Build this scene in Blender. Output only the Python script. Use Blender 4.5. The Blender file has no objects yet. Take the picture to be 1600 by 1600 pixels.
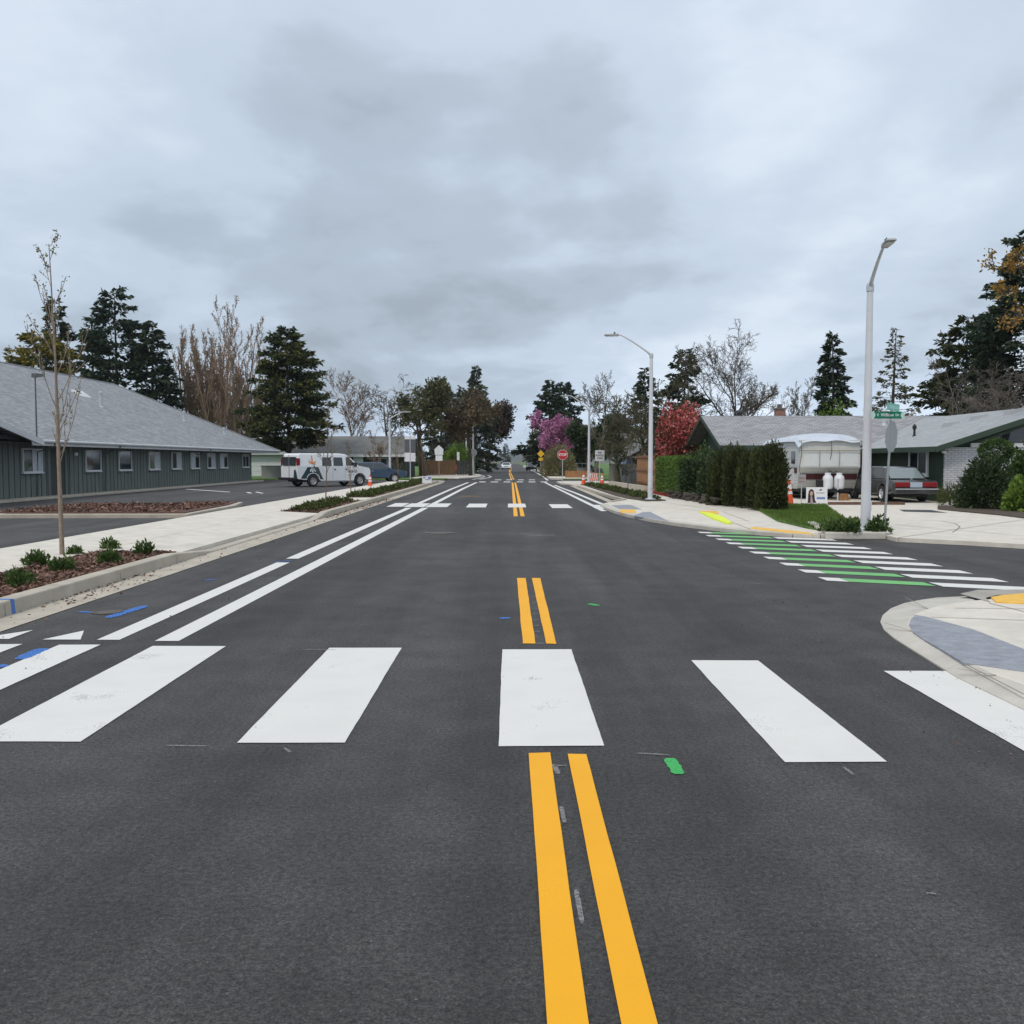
import bpy, math, random
import numpy as np
from mathutils import Vector, Matrix, Euler

sc = bpy.context.scene
COL = sc.collection
PI = math.pi
R = math.radians

# ------------------------------------------------------------------ camera, sky, sun, exposure
F_PX, CAM_H = 1480.0, 1.65                     # focal length in photo pixels (1600 wide), eye height
cam_d = bpy.data.cameras.new('camera')
cam = bpy.data.objects.new('camera', cam_d); COL.objects.link(cam)
cam_d.sensor_width = 36; cam_d.sensor_fit = 'HORIZONTAL'
cam_d.lens = 36 * F_PX / 1600
cam_d.clip_start = .05; cam_d.clip_end = 6000
cam.location = (0, 0, CAM_H)
cam.rotation_euler = (R(90) - math.atan(80 / F_PX), 0, -math.atan(5 / F_PX))
sc.camera = cam
sc.render.resolution_x = sc.render.resolution_y = 1024
RM = cam.rotation_euler.to_matrix()

SUN_EL, SUN_AZ = 52, 215                        # compass: 0 = +Y (down the street), clockwise
world = bpy.data.worlds.new('World'); sc.world = world
world.use_nodes = True
wt = world.node_tree; wt.nodes.clear()
def wn(t, **kw):
    n = wt.nodes.new(t)
    for k, v in kw.items(): setattr(n, k, v)
    return n
def wmath(op, a, b=None, clamp=False):
    n = wn('ShaderNodeMath', operation=op, use_clamp=clamp)
    for i, s in enumerate((a, b)):
        if s is None: continue
        if isinstance(s, (int, float)): n.inputs[i].default_value = s
        else: wt.links.new(s, n.inputs[i])
    return n.outputs[0]
sky = wn('ShaderNodeTexSky', sky_type='NISHITA', sun_disc=False)
sky.sun_elevation = R(SUN_EL); sky.sun_rotation = R(SUN_AZ)
sky.air_density = 1.2; sky.dust_density = 2.0
bg_sky = wn('ShaderNodeBackground'); bg_sky.inputs[1].default_value = .12
wt.links.new(sky.outputs[0], bg_sky.inputs[0])
tc = wn('ShaderNodeTexCoord')
sep = wn('ShaderNodeSeparateXYZ'); wt.links.new(tc.outputs['Generated'], sep.inputs[0])
zc = wmath('ADD', wmath('MAXIMUM', sep.outputs[2], 0.0), .24)
comb = wn('ShaderNodeCombineXYZ')
wt.links.new(wmath('DIVIDE', sep.outputs[0], zc), comb.inputs[0])
wt.links.new(wmath('DIVIDE', sep.outputs[1], zc), comb.inputs[1])
SKY_OFF = (12.56, -13.08, .82)
def cloud_noise(scale, detail, rough, dist, mscale, off):
    m_ = wn('ShaderNodeMapping'); m_.inputs['Location'].default_value = off; m_.inputs['Scale'].default_value = mscale
    wt.links.new(comb.outputs[0], m_.inputs[0])
    n_ = wn('ShaderNodeTexNoise'); n_.inputs['Scale'].default_value = scale; n_.inputs['Detail'].default_value = detail
    n_.inputs['Roughness'].default_value = rough; n_.inputs['Distortion'].default_value = dist
    wt.links.new(m_.outputs[0], n_.inputs[0]); return n_.outputs[0]
c_big = cloud_noise(.75, 3, .5, .2, (1.0, .75, 1), SKY_OFF)
c_det = cloud_noise(2.1, 9, .56, .15, (1.0, .9, 1), (-12.77, 19.65, 2))
c_mix = wmath('ADD', wmath('MULTIPLY', c_big, .60), wmath('MULTIPLY', c_det, .40))
ramp = wn('ShaderNodeValToRGB')
cr = ramp.color_ramp; cr.interpolation = 'EASE'
cr.elements[0].position = .385; cr.elements[0].color = (.350, .418, .500, 1)
cr.elements[1].position = .62; cr.elements[1].color = (.73, .83, .95, 1)
e = cr.elements.new(.45); e.color = (.440, .528, .635, 1)
e = cr.elements.new(.52); e.color = (.575, .682, .82, 1)
wt.links.new(c_mix, ramp.inputs[0])
# an overcast sky grows lighter towards the zenith
# and, under a cloud deck, towards the clear strip along the horizon
low = wmath('MULTIPLY', wmath('POWER', wmath('SUBTRACT', 1.0, wmath('MULTIPLY', wmath('MAXIMUM', sep.outputs[2], 0.0), 7.0), True), 2.0), .42)
lift = wmath('ADD', wmath('ADD', wmath('MULTIPLY', wmath('POWER', wmath('MAXIMUM', sep.outputs[2], 0.0), 1.4), .5), low), 1.0)
grey = wn('ShaderNodeMix', data_type='RGBA'); grey.inputs[7].default_value = (.64, .66, .68, 1)
wt.links.new(wmath('MULTIPLY', wmath('MAXIMUM', sep.outputs[2], 0.0), .5), grey.inputs[0]); wt.links.new(ramp.outputs[0], grey.inputs[6])
vm = wn('ShaderNodeVectorMath', operation='SCALE')
wt.links.new(grey.outputs[2], vm.inputs[0]); wt.links.new(lift, vm.inputs['Scale'])
bg_cl = wn('ShaderNodeBackground'); bg_cl.inputs[1].default_value = 1.0
wt.links.new(vm.outputs[0], bg_cl.inputs[0])
n2 = wn('ShaderNodeTexNoise'); n2.inputs['Scale'].default_value = .55; n2.inputs['Detail'].default_value = 5
mp2 = wn('ShaderNodeMapping'); mp2.inputs['Location'].default_value = (9.2, 1.1, 4)
wt.links.new(comb.outputs[0], mp2.inputs[0]); wt.links.new(mp2.outputs[0], n2.inputs[0])
cov = wn('ShaderNodeMapRange'); cov.inputs['From Min'].default_value = .38; cov.inputs['From Max'].default_value = .56
cov.inputs['To Min'].default_value = 0.86; cov.inputs['To Max'].default_value = 1.0
wt.links.new(n2.outputs[0], cov.inputs[0])
mixs = wn('ShaderNodeMixShader')
wt.links.new(cov.outputs[0], mixs.inputs[0])
wt.links.new(bg_sky.outputs[0], mixs.inputs[1]); wt.links.new(bg_cl.outputs[0], mixs.inputs[2])
wo = wn('ShaderNodeOutputWorld'); wt.links.new(mixs.outputs[0], wo.inputs[0])

sun_d = bpy.data.lights.new('sun', 'SUN'); sun_d.energy = 1.5; sun_d.angle = R(10); sun_d.color = (1, .90, .78)
sun = bpy.data.objects.new('sun', sun_d); COL.objects.link(sun)
sdir = Vector((math.sin(R(SUN_AZ)) * math.cos(R(SUN_EL)), math.cos(R(SUN_AZ)) * math.cos(R(SUN_EL)), math.sin(R(SUN_EL))))
sun.rotation_euler = (-sdir).to_track_quat('-Z', 'Y').to_euler()

vs = sc.view_settings
vs.view_transform = 'Standard'; vs.look = 'None'; vs.gamma = 1; vs.exposure = -.05; vs.use_curve_mapping = False

# ------------------------------------------------------------------ helpers
def ray(px, py):
    return RM @ Vector(((px - 800) / F_PX, -(py - 800) / F_PX, -1))
def G(px, py, z=0.0):                           # photo pixel -> point on a level surface at height z
    d = ray(px, py); t = (z - CAM_H) / d.z
    return Vector((d.x * t, d.y * t, z))
def V(px, py, Y):                               # photo pixel -> point at distance Y down the street
    d = ray(px, py); t = Y / d.y
    return Vector((d.x * t, Y, CAM_H + d.z * t))

def tag(o, label=None, cat=None, group=None, kind=None):
    if label: o['label'] = label
    if cat: o['category'] = cat
    if group: o['group'] = group
    if kind: o['kind'] = kind
    return o
def thing(name, label, cat, loc=(0, 0, 0), rotz=0, group=None):
    o = bpy.data.objects.new(name, None); COL.objects.link(o)
    o.empty_display_size = .2
    o.location = loc; o.rotation_euler = (0, 0, rotz)
    return tag(o, label, cat, group)
def dup(root, loc, rotz=0, label=None, group=None, scale=None, parent=None):
    r = root.copy(); COL.objects.link(r); r.location = loc; r.rotation_euler = (0, 0, rotz)
    if scale: r.scale = (scale,) * 3 if isinstance(scale, (int, float)) else scale
    if label: r['label'] = label
    if group: r['group'] = group
    for ch in list(root.children):
        c = ch.copy(); COL.objects.link(c); c.parent = r
        for g in list(ch.children):
            d = g.copy(); COL.objects.link(d); d.parent = c
    return r
def link(name, me, mat, parent=None, smooth=False, loc=None, rot=None):
    o = bpy.data.objects.new(name, me); COL.objects.link(o)
    if mat is not None and not me.materials: me.materials.append(mat)
    if parent is not None: o.parent = parent
    if loc is not None: o.location = loc
    if rot is not None: o.rotation_euler = rot
    if smooth and me.polygons:
        me.polygons.foreach_set('use_smooth', [True] * len(me.polygons))
    return o
def np_mesh(name, verts, faces):
    """verts (n,3), faces (m,k): one mesh, quick"""
    me = bpy.data.meshes.new(name)
    verts = np.asarray(verts, np.float32); faces = np.asarray(faces, np.int32)
    m, k = faces.shape
    me.vertices.add(len(verts)); me.vertices.foreach_set('co', verts.ravel())
    me.loops.add(m * k); me.loops.foreach_set('vertex_index', faces.ravel())
    me.polygons.add(m); me.polygons.foreach_set('loop_start', np.arange(0, m * k, k, dtype=np.int32))
    me.polygons.foreach_set('loop_total', np.full(m, k, np.int32))
    me.update(calc_edges=True); me.validate()
    return me

class MB:
    def __init__(self): self.v, self.f = [], []
    def add(self, vs_, fs):
        b = len(self.v); self.v += [tuple(q) for q in vs_]; self.f += [tuple(i + b for i in q) for q in fs]; return self
    def box(self, x0, x1, y0, y1, z0, z1):
        p = [(x, y, z) for z in (z0, z1) for (x, y) in ((x0, y0), (x1, y0), (x1, y1), (x0, y1))]
        return self.add(p, [(3, 2, 1, 0), (4, 5, 6, 7), (0, 1, 5, 4), (1, 2, 6, 5), (2, 3, 7, 6), (3, 0, 4, 7)])
    def hexa(self, p): return self.add(p, [(3, 2, 1, 0), (4, 5, 6, 7), (0, 1, 5, 4), (1, 2, 6, 5), (2, 3, 7, 6), (3, 0, 4, 7)])
    def quad(self, *p): return self.add(p, [tuple(range(len(p)))])
    def prism(self, poly, z0, z1):              # vertical-walled slab over a ground polygon (any order)
        a = sum(poly[i][0] * poly[(i + 1) % len(poly)][1] - poly[(i + 1) % len(poly)][0] * poly[i][1] for i in range(len(poly)))
        if a < 0: poly = list(poly)[::-1]
        n = len(poly)
        p = [(q[0], q[1], z0) for q in poly] + [(q[0], q[1], z1) for q in poly]
        return self.add(p, [tuple(range(n))[::-1], tuple(range(n, 2 * n))] + [(i, (i + 1) % n, n + (i + 1) % n, n + i) for i in range(n)])
    def side(self, poly, y0, y1):               # polygon in x,z thickened along y
        n = len(poly)
        a = sum(poly[i][0] * poly[(i + 1) % n][1] - poly[(i + 1) % n][0] * poly[i][1] for i in range(n))
        if a < 0: poly = list(poly)[::-1]
        p = [(q[0], y0, q[1]) for q in poly] + [(q[0], y1, q[1]) for q in poly]
        return self.add(p, [tuple(range(n)), tuple(range(n, 2 * n))[::-1]] + [(i, n + i, n + (i + 1) % n, (i + 1) % n) for i in range(n)])
    def tube(self, pts, rad, n=8, cap=True):
        pts = [Vector(q) for q in pts]
        if isinstance(rad, (int, float)): rad = [rad] * len(pts)
        b = len(self.v); up = Vector((0, 0, 1))
        for i, q in enumerate(pts):
            d = (pts[min(i + 1, len(pts) - 1)] - pts[max(i - 1, 0)]).normalized()
            a = d.cross(up if abs(d.z) < .95 else Vector((1, 0, 0))).normalized(); c = d.cross(a)
            for k in range(n):
                t = 2 * PI * k / n
                self.v.append(tuple(q + (a * math.cos(t) + c * math.sin(t)) * rad[i]))
        for i in range(len(pts) - 1):
            for k in range(n):
                self.f.append((b + i * n + k, b + i * n + (k + 1) % n, b + (i + 1) * n + (k + 1) % n, b + (i + 1) * n + k))
        if cap:
            self.f.append(tuple(b + k for k in range(n))[::-1]); e_ = b + (len(pts) - 1) * n
            self.f.append(tuple(e_ + k for k in range(n)))
        return self
    def lathe(self, prof, n=16, c=(0, 0, 0), axis='z', cap=True):
        b = len(self.v)
        for (r, h) in prof:
            for k in range(n):
                t = 2 * PI * k / n; x, y = r * math.cos(t), r * math.sin(t)
                q = (x, y, h) if axis == 'z' else ((x, h, y) if axis == 'y' else (h, x, y))
                self.v.append((q[0] + c[0], q[1] + c[1], q[2] + c[2]))
        for i in range(len(prof) - 1):
            for k in range(n):
                self.f.append((b + i * n + k, b + i * n + (k + 1) % n, b + (i + 1) * n + (k + 1) % n, b + (i + 1) * n + k))
        if cap and prof[0][0] > 1e-4: self.f.append(tuple(b + k for k in range(n)))
        if cap and prof[-1][0] > 1e-4: self.f.append(tuple(b + (len(prof) - 1) * n + k for k in range(n)))
        return self
    def mesh(self, name='m'):
        me = bpy.data.meshes.new(name); me.from_pydata(self.v, [], self.f)
        import bmesh
        bm = bmesh.new(); bm.from_mesh(me); bmesh.ops.recalc_face_normals(bm, faces=bm.faces); bm.to_mesh(me); bm.free()
        return me
    def build(self, name, mat, parent=None, smooth=False, bevel=0, loc=None, rot=None, seg=2):
        o = link(name, self.mesh(name), mat, parent, smooth, loc, rot)
        if bevel:
            m = o.modifiers.new('bevel', 'BEVEL'); m.width = bevel; m.segments = seg; m.limit_method = 'ANGLE'; m.angle_limit = R(30)
        return o
def struct(name, mb, mat, **kw):
    return tag(mb.build(name, mat, **kw), kind='structure')

_font = None
def text(name, s, size, mat, parent, mtx, bold=0.0, sx=1.0):
    cu = bpy.data.curves.new('t', 'FONT'); cu.body = s; cu.size = size; cu.align_x = 'CENTER'; cu.align_y = 'CENTER'
    cu.extrude = .002; cu.offset = bold; cu.resolution_u = 3
    o = bpy.data.objects.new('t', cu); COL.objects.link(o)
    dg = bpy.context.evaluated_depsgraph_get()
    me = bpy.data.meshes.new_from_object(o.evaluated_get(dg))
    bpy.data.objects.remove(o); bpy.data.curves.remove(cu)
    me.transform(Matrix.Diagonal((sx, 1, 1, 1)))
    me.materials.clear()
    t = link(name, me, mat, parent); t.matrix_local = mtx
    return t

# ------------------------------------------------------------------ materials
MATS = {}
def mat(name, col, rough=.7, var=0.0, scale=4.0, bump=0.0, bscale=60.0, metal=0.0, spec=.5, stretch=None, dirt=None, coat=0):
    if name in MATS: return MATS[name]
    m = bpy.data.materials.new(name); m.use_nodes = True; MATS[name] = m
    nt = m.node_tree; b = nt.nodes['Principled BSDF']
    b.inputs['Base Color'].default_value = (*col, 1); b.inputs['Roughness'].default_value = rough
    b.inputs['Metallic'].default_value = metal; b.inputs['Specular IOR Level'].default_value = spec
    if coat: b.inputs['Coat Weight'].default_value = coat; b.inputs['Coat Roughness'].default_value = .06
    if var or bump:
        geo = nt.nodes.new('ShaderNodeNewGeometry'); src = geo.outputs['Position']
        if stretch:
            mpn = nt.nodes.new('ShaderNodeMapping'); mpn.inputs['Scale'].default_value = stretch
            nt.links.new(src, mpn.inputs[0]); src = mpn.outputs[0]
    if var:
        n = nt.nodes.new('ShaderNodeTexNoise'); n.inputs['Scale'].default_value = scale; n.inputs['Detail'].default_value = 6; n.inputs['Roughness'].default_value = .65
        nt.links.new(src, n.inputs[0])
        cr_ = nt.nodes.new('ShaderNodeValToRGB'); el = cr_.color_ramp.elements
        lo = [max(0, c * (1 - var)) for c in col]; hi = [min(1, c * (1 + var)) for c in col]
        el[0].position = .3; el[0].color = (*lo, 1); el[1].position = .7; el[1].color = (*hi, 1)
        nt.links.new(n.outputs[0], cr_.inputs[0])
        out = cr_.outputs[0]
        if dirt:                                # stains with their own shape
            n3 = nt.nodes.new('ShaderNodeTexNoise'); n3.inputs['Scale'].default_value = dirt[1]; n3.inputs['Detail'].default_value = 8; n3.inputs['Roughness'].default_value = .7
            nt.links.new(src, n3.inputs[0])
            mr = nt.nodes.new('ShaderNodeMapRange'); mr.inputs['From Min'].default_value = dirt[2]; mr.inputs['From Max'].default_value = dirt[2] + .14
            mr.inputs['To Max'].default_value = dirt[3]
            nt.links.new(n3.outputs[0], mr.inputs[0])
            mx = nt.nodes.new('ShaderNodeMix'); mx.data_type = 'RGBA'
            nt.links.new(mr.outputs[0], mx.inputs[0]); nt.links.new(out, mx.inputs[6]); mx.inputs[7].default_value = (*dirt[0], 1)
            out = mx.outputs[2]
        nt.links.new(out, b.inputs['Base Color'])
    if bump:
        nb = nt.nodes.new('ShaderNodeTexNoise'); nb.inputs['Scale'].default_value = bscale; nb.inputs['Detail'].default_value = 4
        nt.links.new(src, nb.inputs[0])
        bp = nt.nodes.new('ShaderNodeBump'); bp.inputs['Strength'].default_value = bump; bp.inputs['Distance'].default_value = .02
        nt.links.new(nb.outputs[0], bp.inputs['Height']); nt.links.new(bp.outputs[0], b.inputs['Normal'])
    return m

def asphalt_mat(name, base=.052, tint=(1.04, .99, .965)):
    m = bpy.data.materials.new(name); m.use_nodes = True; MATS[name] = m
    nt = m.node_tree; b = nt.nodes['Principled BSDF']; N = nt.nodes.new; L = nt.links.new
    geo = N('ShaderNodeNewGeometry')
    def noise(sc_, det, rough=.6, mapping=None):
        n = N('ShaderNodeTexNoise'); n.inputs['Scale'].default_value = sc_; n.inputs['Detail'].default_value = det; n.inputs['Roughness'].default_value = rough
        s = geo.outputs['Position']
        if mapping:
            q = N('ShaderNodeMapping'); q.inputs['Scale'].default_value = mapping; L(s, q.inputs[0]); s = q.outputs[0]
        L(s, n.inputs[0]); return n.outputs[0]
    def rng(s, a, b_, c, d):
        q = N('ShaderNodeMapRange'); q.inputs[1].default_value = a; q.inputs[2].default_value = b_; q.inputs[3].default_value = c; q.inputs[4].default_value = d
        L(s, q.inputs[0]); return q.outputs[0]
    def mul(a, b_):
        q = N('ShaderNodeMath'); q.operation = 'MULTIPLY'; L(a, q.inputs[0]); L(b_, q.inputs[1]); return q.outputs[0]
    f = mul(rng(noise(40, 4, .8), .36, .64, .50, 1.52), rng(noise(110, 2), .34, .70, .60, 1.62))
    f = mul(f, rng(noise(1.6, 6, .7), .40, .60, .86, 1.14))
    f = mul(f, rng(noise(.55, 5, .62, (1.9, .10, 1)), .40, .60, .80, 1.20))    # wheel wear along the street
    f = mul(f, rng(noise(.22, 4), .40, .60, .88, 1.12))
    vo = N('ShaderNodeTexVoronoi'); vo.inputs['Scale'].default_value = 26; L(geo.outputs['Position'], vo.inputs[0])
    speck = rng(vo.outputs['Distance'], .06, .12, 1.0, 0.0)               # scattered pale chippings
    vo2 = N('ShaderNodeTexWhiteNoise'); L(vo.outputs['Position'], vo2.inputs['Vector'])
    sp = mul(speck, rng(vo2.outputs[0], .86, .88, 0, 2.2))
    q = N('ShaderNodeMath'); q.operation = 'ADD'; L(f, q.inputs[0]); L(sp, q.inputs[1])
    hs = N('ShaderNodeVectorMath'); hs.operation = 'SCALE'; hs.inputs[0].default_value = tuple(base * t for t in tint); L(q.outputs[0], hs.inputs['Scale'])
    L(hs.outputs[0], b.inputs['Base Color'])
    b.inputs['Roughness'].default_value = .78; b.inputs['Specular IOR Level'].default_value = .35
    bp = N('ShaderNodeBump'); bp.inputs['Strength'].default_value = .5; bp.inputs['Distance'].default_value = .012
    L(noise(110, 3, .7), bp.inputs['Height']); L(bp.outputs[0], b.inputs['Normal'])
    return m

def paint_mat(name, col, wear=.62):
    m = bpy.data.materials.new(name); m.use_nodes = True; MATS[name] = m
    nt = m.node_tree; b = nt.nodes['Principled BSDF']; N = nt.nodes.new; L = nt.links.new
    geo = N('ShaderNodeNewGeometry')
    n = N('ShaderNodeTexNoise'); n.inputs['Scale'].default_value = 90; n.inputs['Detail'].default_value = 5; n.inputs['Roughness'].default_value = .7; L(geo.outputs['Position'], n.inputs[0])
    n2_ = N('ShaderNodeTexNoise'); n2_.inputs['Scale'].default_value = 2.2; n2_.inputs['Detail'].default_value = 7; L(geo.outputs['Position'], n2_.inputs[0])
    ad = N('ShaderNodeMath'); ad.operation = 'ADD'; L(n.outputs[0], ad.inputs[0]); L(n2_.outputs[0], ad.inputs[1])
    mr = N('ShaderNodeMapRange'); mr.inputs[1].default_value = wear * 2; mr.inputs[2].default_value = wear * 2 + .12; mr.inputs[4].default_value = .75; L(ad.outputs[0], mr.inputs[0])
    tint = N('ShaderNodeMapRange'); tint.inputs[1].default_value = .3; tint.inputs[2].default_value = .7; tint.inputs[3].default_value = .95; tint.inputs[4].default_value = 1.03; L(n2_.outputs[0], tint.inputs[0])
    sv = N('ShaderNodeVectorMath'); sv.operation = 'SCALE'; sv.inputs[0].default_value = col; L(tint.outputs[0], sv.inputs['Scale'])
    mx = N('ShaderNodeMix'); mx.data_type = 'RGBA'; L(mr.outputs[0], mx.inputs[0]); L(sv.outputs[0], mx.inputs[6]); mx.inputs[7].default_value = (.09, .09, .09, 1)
    L(mx.outputs[2], b.inputs['Base Color']); b.inputs['Roughness'].default_value = .6; b.inputs['Specular IOR Level'].default_value = .3
    bp = N('ShaderNodeBump'); bp.inputs['Strength'].default_value = .3; bp.inputs['Distance'].default_value = .01; L(n.outputs[0], bp.inputs['Height']); L(bp.outputs[0], b.inputs['Normal'])
    return m

def spray_mat(name, col, cover=.5):
    m = bpy.data.materials.new(name); m.use_nodes = True; MATS[name] = m
    nt = m.node_tree; b = nt.nodes['Principled BSDF']; N = nt.nodes.new; L = nt.links.new
    b.inputs['Base Color'].default_value = (*col, 1); b.inputs['Roughness'].default_value = .7
    geo = N('ShaderNodeNewGeometry'); n = N('ShaderNodeTexNoise'); n.inputs['Scale'].default_value = 85; n.inputs['Detail'].default_value = 5; n.inputs['Roughness'].default_value = .7
    L(geo.outputs['Position'], n.inputs[0])
    mr = N('ShaderNodeMapRange'); mr.inputs[1].default_value = cover - .20; mr.inputs[2].default_value = cover + .16; mr.inputs[4].default_value = .92; L(n.outputs[0], mr.inputs[0])
    L(mr.outputs[0], b.inputs['Alpha'])
    return m

def foliage_mat(name, cols, rough=.6, trans=.25):
    """each leaf or spray takes one of a few colours of its kind"""
    m = bpy.data.materials.new(name); m.use_nodes = True; MATS[name] = m
    nt = m.node_tree; nt.nodes.clear(); N = nt.nodes.new; L = nt.links.new
    geo = N('ShaderNodeNewGeometry')
    cr_ = N('ShaderNodeValToRGB'); cr_.color_ramp.interpolation = 'LINEAR'
    el = cr_.color_ramp.elements
    while len(el) < len(cols): el.new(.5)
    for i, c in enumerate(cols): el[i].position = i / max(1, len(cols) - 1); el[i].color = (*c, 1)
    n = N('ShaderNodeTexNoise'); n.inputs['Scale'].default_value = .9; n.inputs['Detail'].default_value = 3; L(geo.outputs['Position'], n.inputs[0])
    a = N('ShaderNodeMath'); a.operation = 'MULTIPLY_ADD'; L(n.outputs[0], a.inputs[0]); a.inputs[1].default_value = 1.6; a.inputs[2].default_value = -.8
    s = N('ShaderNodeMath'); s.operation = 'ADD'; L(geo.outputs['Random Per Island'], s.inputs[0]); L(a.outputs[0], s.inputs[1]); s.use_clamp = True
    L(s.outputs[0], cr_.inputs[0])
    d = N('ShaderNodeBsdfPrincipled'); d.inputs['Roughness'].default_value = rough; d.inputs['Specular IOR Level'].default_value = .25
    t = N('ShaderNodeBsdfTranslucent'); L(cr_.outputs[0], d.inputs['Base Color']); L(cr_.outputs[0], t.inputs[0])
    x = N('ShaderNodeMixShader'); x.inputs[0].default_value = trans; L(d.outputs[0], x.inputs[1]); L(t.outputs[0], x.inputs[2])
    o = N('ShaderNodeOutputMaterial'); L(x.outputs[0], o.inputs[0])
    return m

def course_mat(name, axis, c1, c2, mortar, bw, bh, msize=.02, zscale=1.0, bump=.4, rough=.9, var=.25):
    """rows of shingles, bricks or lap boards on a wall or slope that runs along AXIS"""
    m = bpy.data.materials.new(name); m.use_nodes = True; MATS[name] = m
    nt = m.node_tree; b = nt.nodes['Principled BSDF']; N = nt.nodes.new; L = nt.links.new
    geo = N('ShaderNodeNewGeometry'); sp = N('ShaderNodeSeparateXYZ'); L(geo.outputs['Position'], sp.inputs[0])
    cb = N('ShaderNodeCombineXYZ'); L(sp.outputs[axis], cb.inputs[0])
    z = N('ShaderNodeMath'); z.operation = 'MULTIPLY'; L(sp.outputs[2], z.inputs[0]); z.inputs[1].default_value = zscale; L(z.outputs[0], cb.inputs[1])
    br = N('ShaderNodeTexBrick'); L(cb.outputs[0], br.inputs[0])
    br.inputs['Color1'].default_value = (*c1, 1); br.inputs['Color2'].default_value = (*c2, 1); br.inputs['Mortar'].default_value = (*mortar, 1)
    br.inputs['Scale'].default_value = 1; br.inputs['Brick Width'].default_value = bw; br.inputs['Row Height'].default_value = bh; br.inputs['Mortar Size'].default_value = msize
    br.inputs['Mortar Smooth'].default_value = .2
    n = N('ShaderNodeTexNoise'); n.inputs['Scale'].default_value = 1.3; n.inputs['Detail'].default_value = 8; n.inputs['Roughness'].default_value = .7; L(geo.outputs['Position'], n.inputs[0])
    mr = N('ShaderNodeMapRange'); mr.inputs[1].default_value = .3; mr.inputs[2].default_value = .7; mr.inputs[3].default_value = 1 - var; mr.inputs[4].default_value = 1 + var; L(n.outputs[0], mr.inputs[0])
    sv = N('ShaderNodeVectorMath'); sv.operation = 'SCALE'; L(br.outputs['Color'], sv.inputs[0]); L(mr.outputs[0], sv.inputs['Scale'])
    L(sv.outputs[0], b.inputs['Base Color']); b.inputs['Roughness'].default_value = rough
    bp = N('ShaderNodeBump'); bp.inputs['Strength'].default_value = bump; bp.inputs['Distance'].default_value = .03; bp.invert = True
    L(br.outputs['Fac'], bp.inputs['Height']); L(bp.outputs[0], b.inputs['Normal'])
    return m

ASPH = asphalt_mat('asphalt', .048)
LOT = asphalt_mat('lot_asphalt', .054)
WHITE_P = paint_mat('white_paint', (.70, .69, .655), .595)
YELLOW_P = paint_mat('yellow_paint', (.86, .405, .008), .63)
GREEN_P = paint_mat('green_paint', (.16, .46, .15), .66)
LIME_P = paint_mat('lime_paint', (.72, .85, .05), .68)
BLUE_P = spray_mat('blue_marking', (.05, .20, .62), .42)
GREENM_P = spray_mat('green_marking', (.05, .45, .11), .36)
CHALK_P = spray_mat('faint_marking', (.30, .30, .30), .50)
SEAL_P = spray_mat('orange_marking', (.55, .30, .10), .48)
CONC = mat('concrete', (.62, .575, .50), .85, .13, 2.6, .15, 70, dirt=((.40, .36, .31), .55, .60, .55))
CONC_OLD = mat('curb_concrete', (.44, .395, .325), .9, .16, 2.2, .25, 50, dirt=((.20, .17, .14), 1.3, .60, .6))
PAVER = mat('grey_textured_concrete', (.27, .285, .32), .9, .22, 9, .6, 22)
TACT = mat('tactile_yellow', (.80, .46, .07), .7, .12, 9, .5, 40)
MULCH = mat('bark', (.105, .052, .036), .95, .55, 14, 1.0, 25)
GRASS = mat('lawn', (.085, .165, .03), .95, .45, 3, 1.0, 40)
EARTH = mat('earth', (.095, .105, .05), .95, .45, .35, .6, 8)
SOIL = mat('soil', (.075, .055, .04), .95, .4, 8, .8, 30)
IRON = mat('cast_iron', (.10, .085, .075), .7, .3, 20, .3, 60)
GALV = mat('galvanised_steel', (.55, .57, .60), .45, .10, 6, metal=.35)
POLE = mat('pole_grey_paint', (.62, .635, .67), .5, .06, 3)
SIGN_BACK = mat('sign_aluminium', (.33, .345, .36), .5, .08, 5, metal=.3)
SIGN_WHITE = mat('sign_white', (.72, .73, .75), .5, .05, 5)
BLACK = mat('black', (.012, .012, .014), .5)
RUBBER = mat('rubber', (.02, .02, .022), .85, .2, 20)
GLASS = mat('glass', (.018, .022, .026), .06, spec=.8)
GLASS_V = mat('car_glass', (.03, .038, .045), .05, spec=.8)
WHITE_T = mat('white_trim', (.62, .63, .64), .6, .06, 3)
CURTAIN = mat('curtain', (.42, .46, .50), .35, .2, 3)
ORANGE = mat('cone_orange', (.80, .10, .025), .6, .10, 12)
WHITE_R = mat('reflective_white', (.78, .78, .78), .5)
RED_S = mat('sign_red', (.50, .02, .03), .45)
GREEN_S = mat('sign_green', (.0, .16, .09), .45)
GREEN_S2 = mat('sign_pale_green', (.16, .48, .38), .4)

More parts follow.
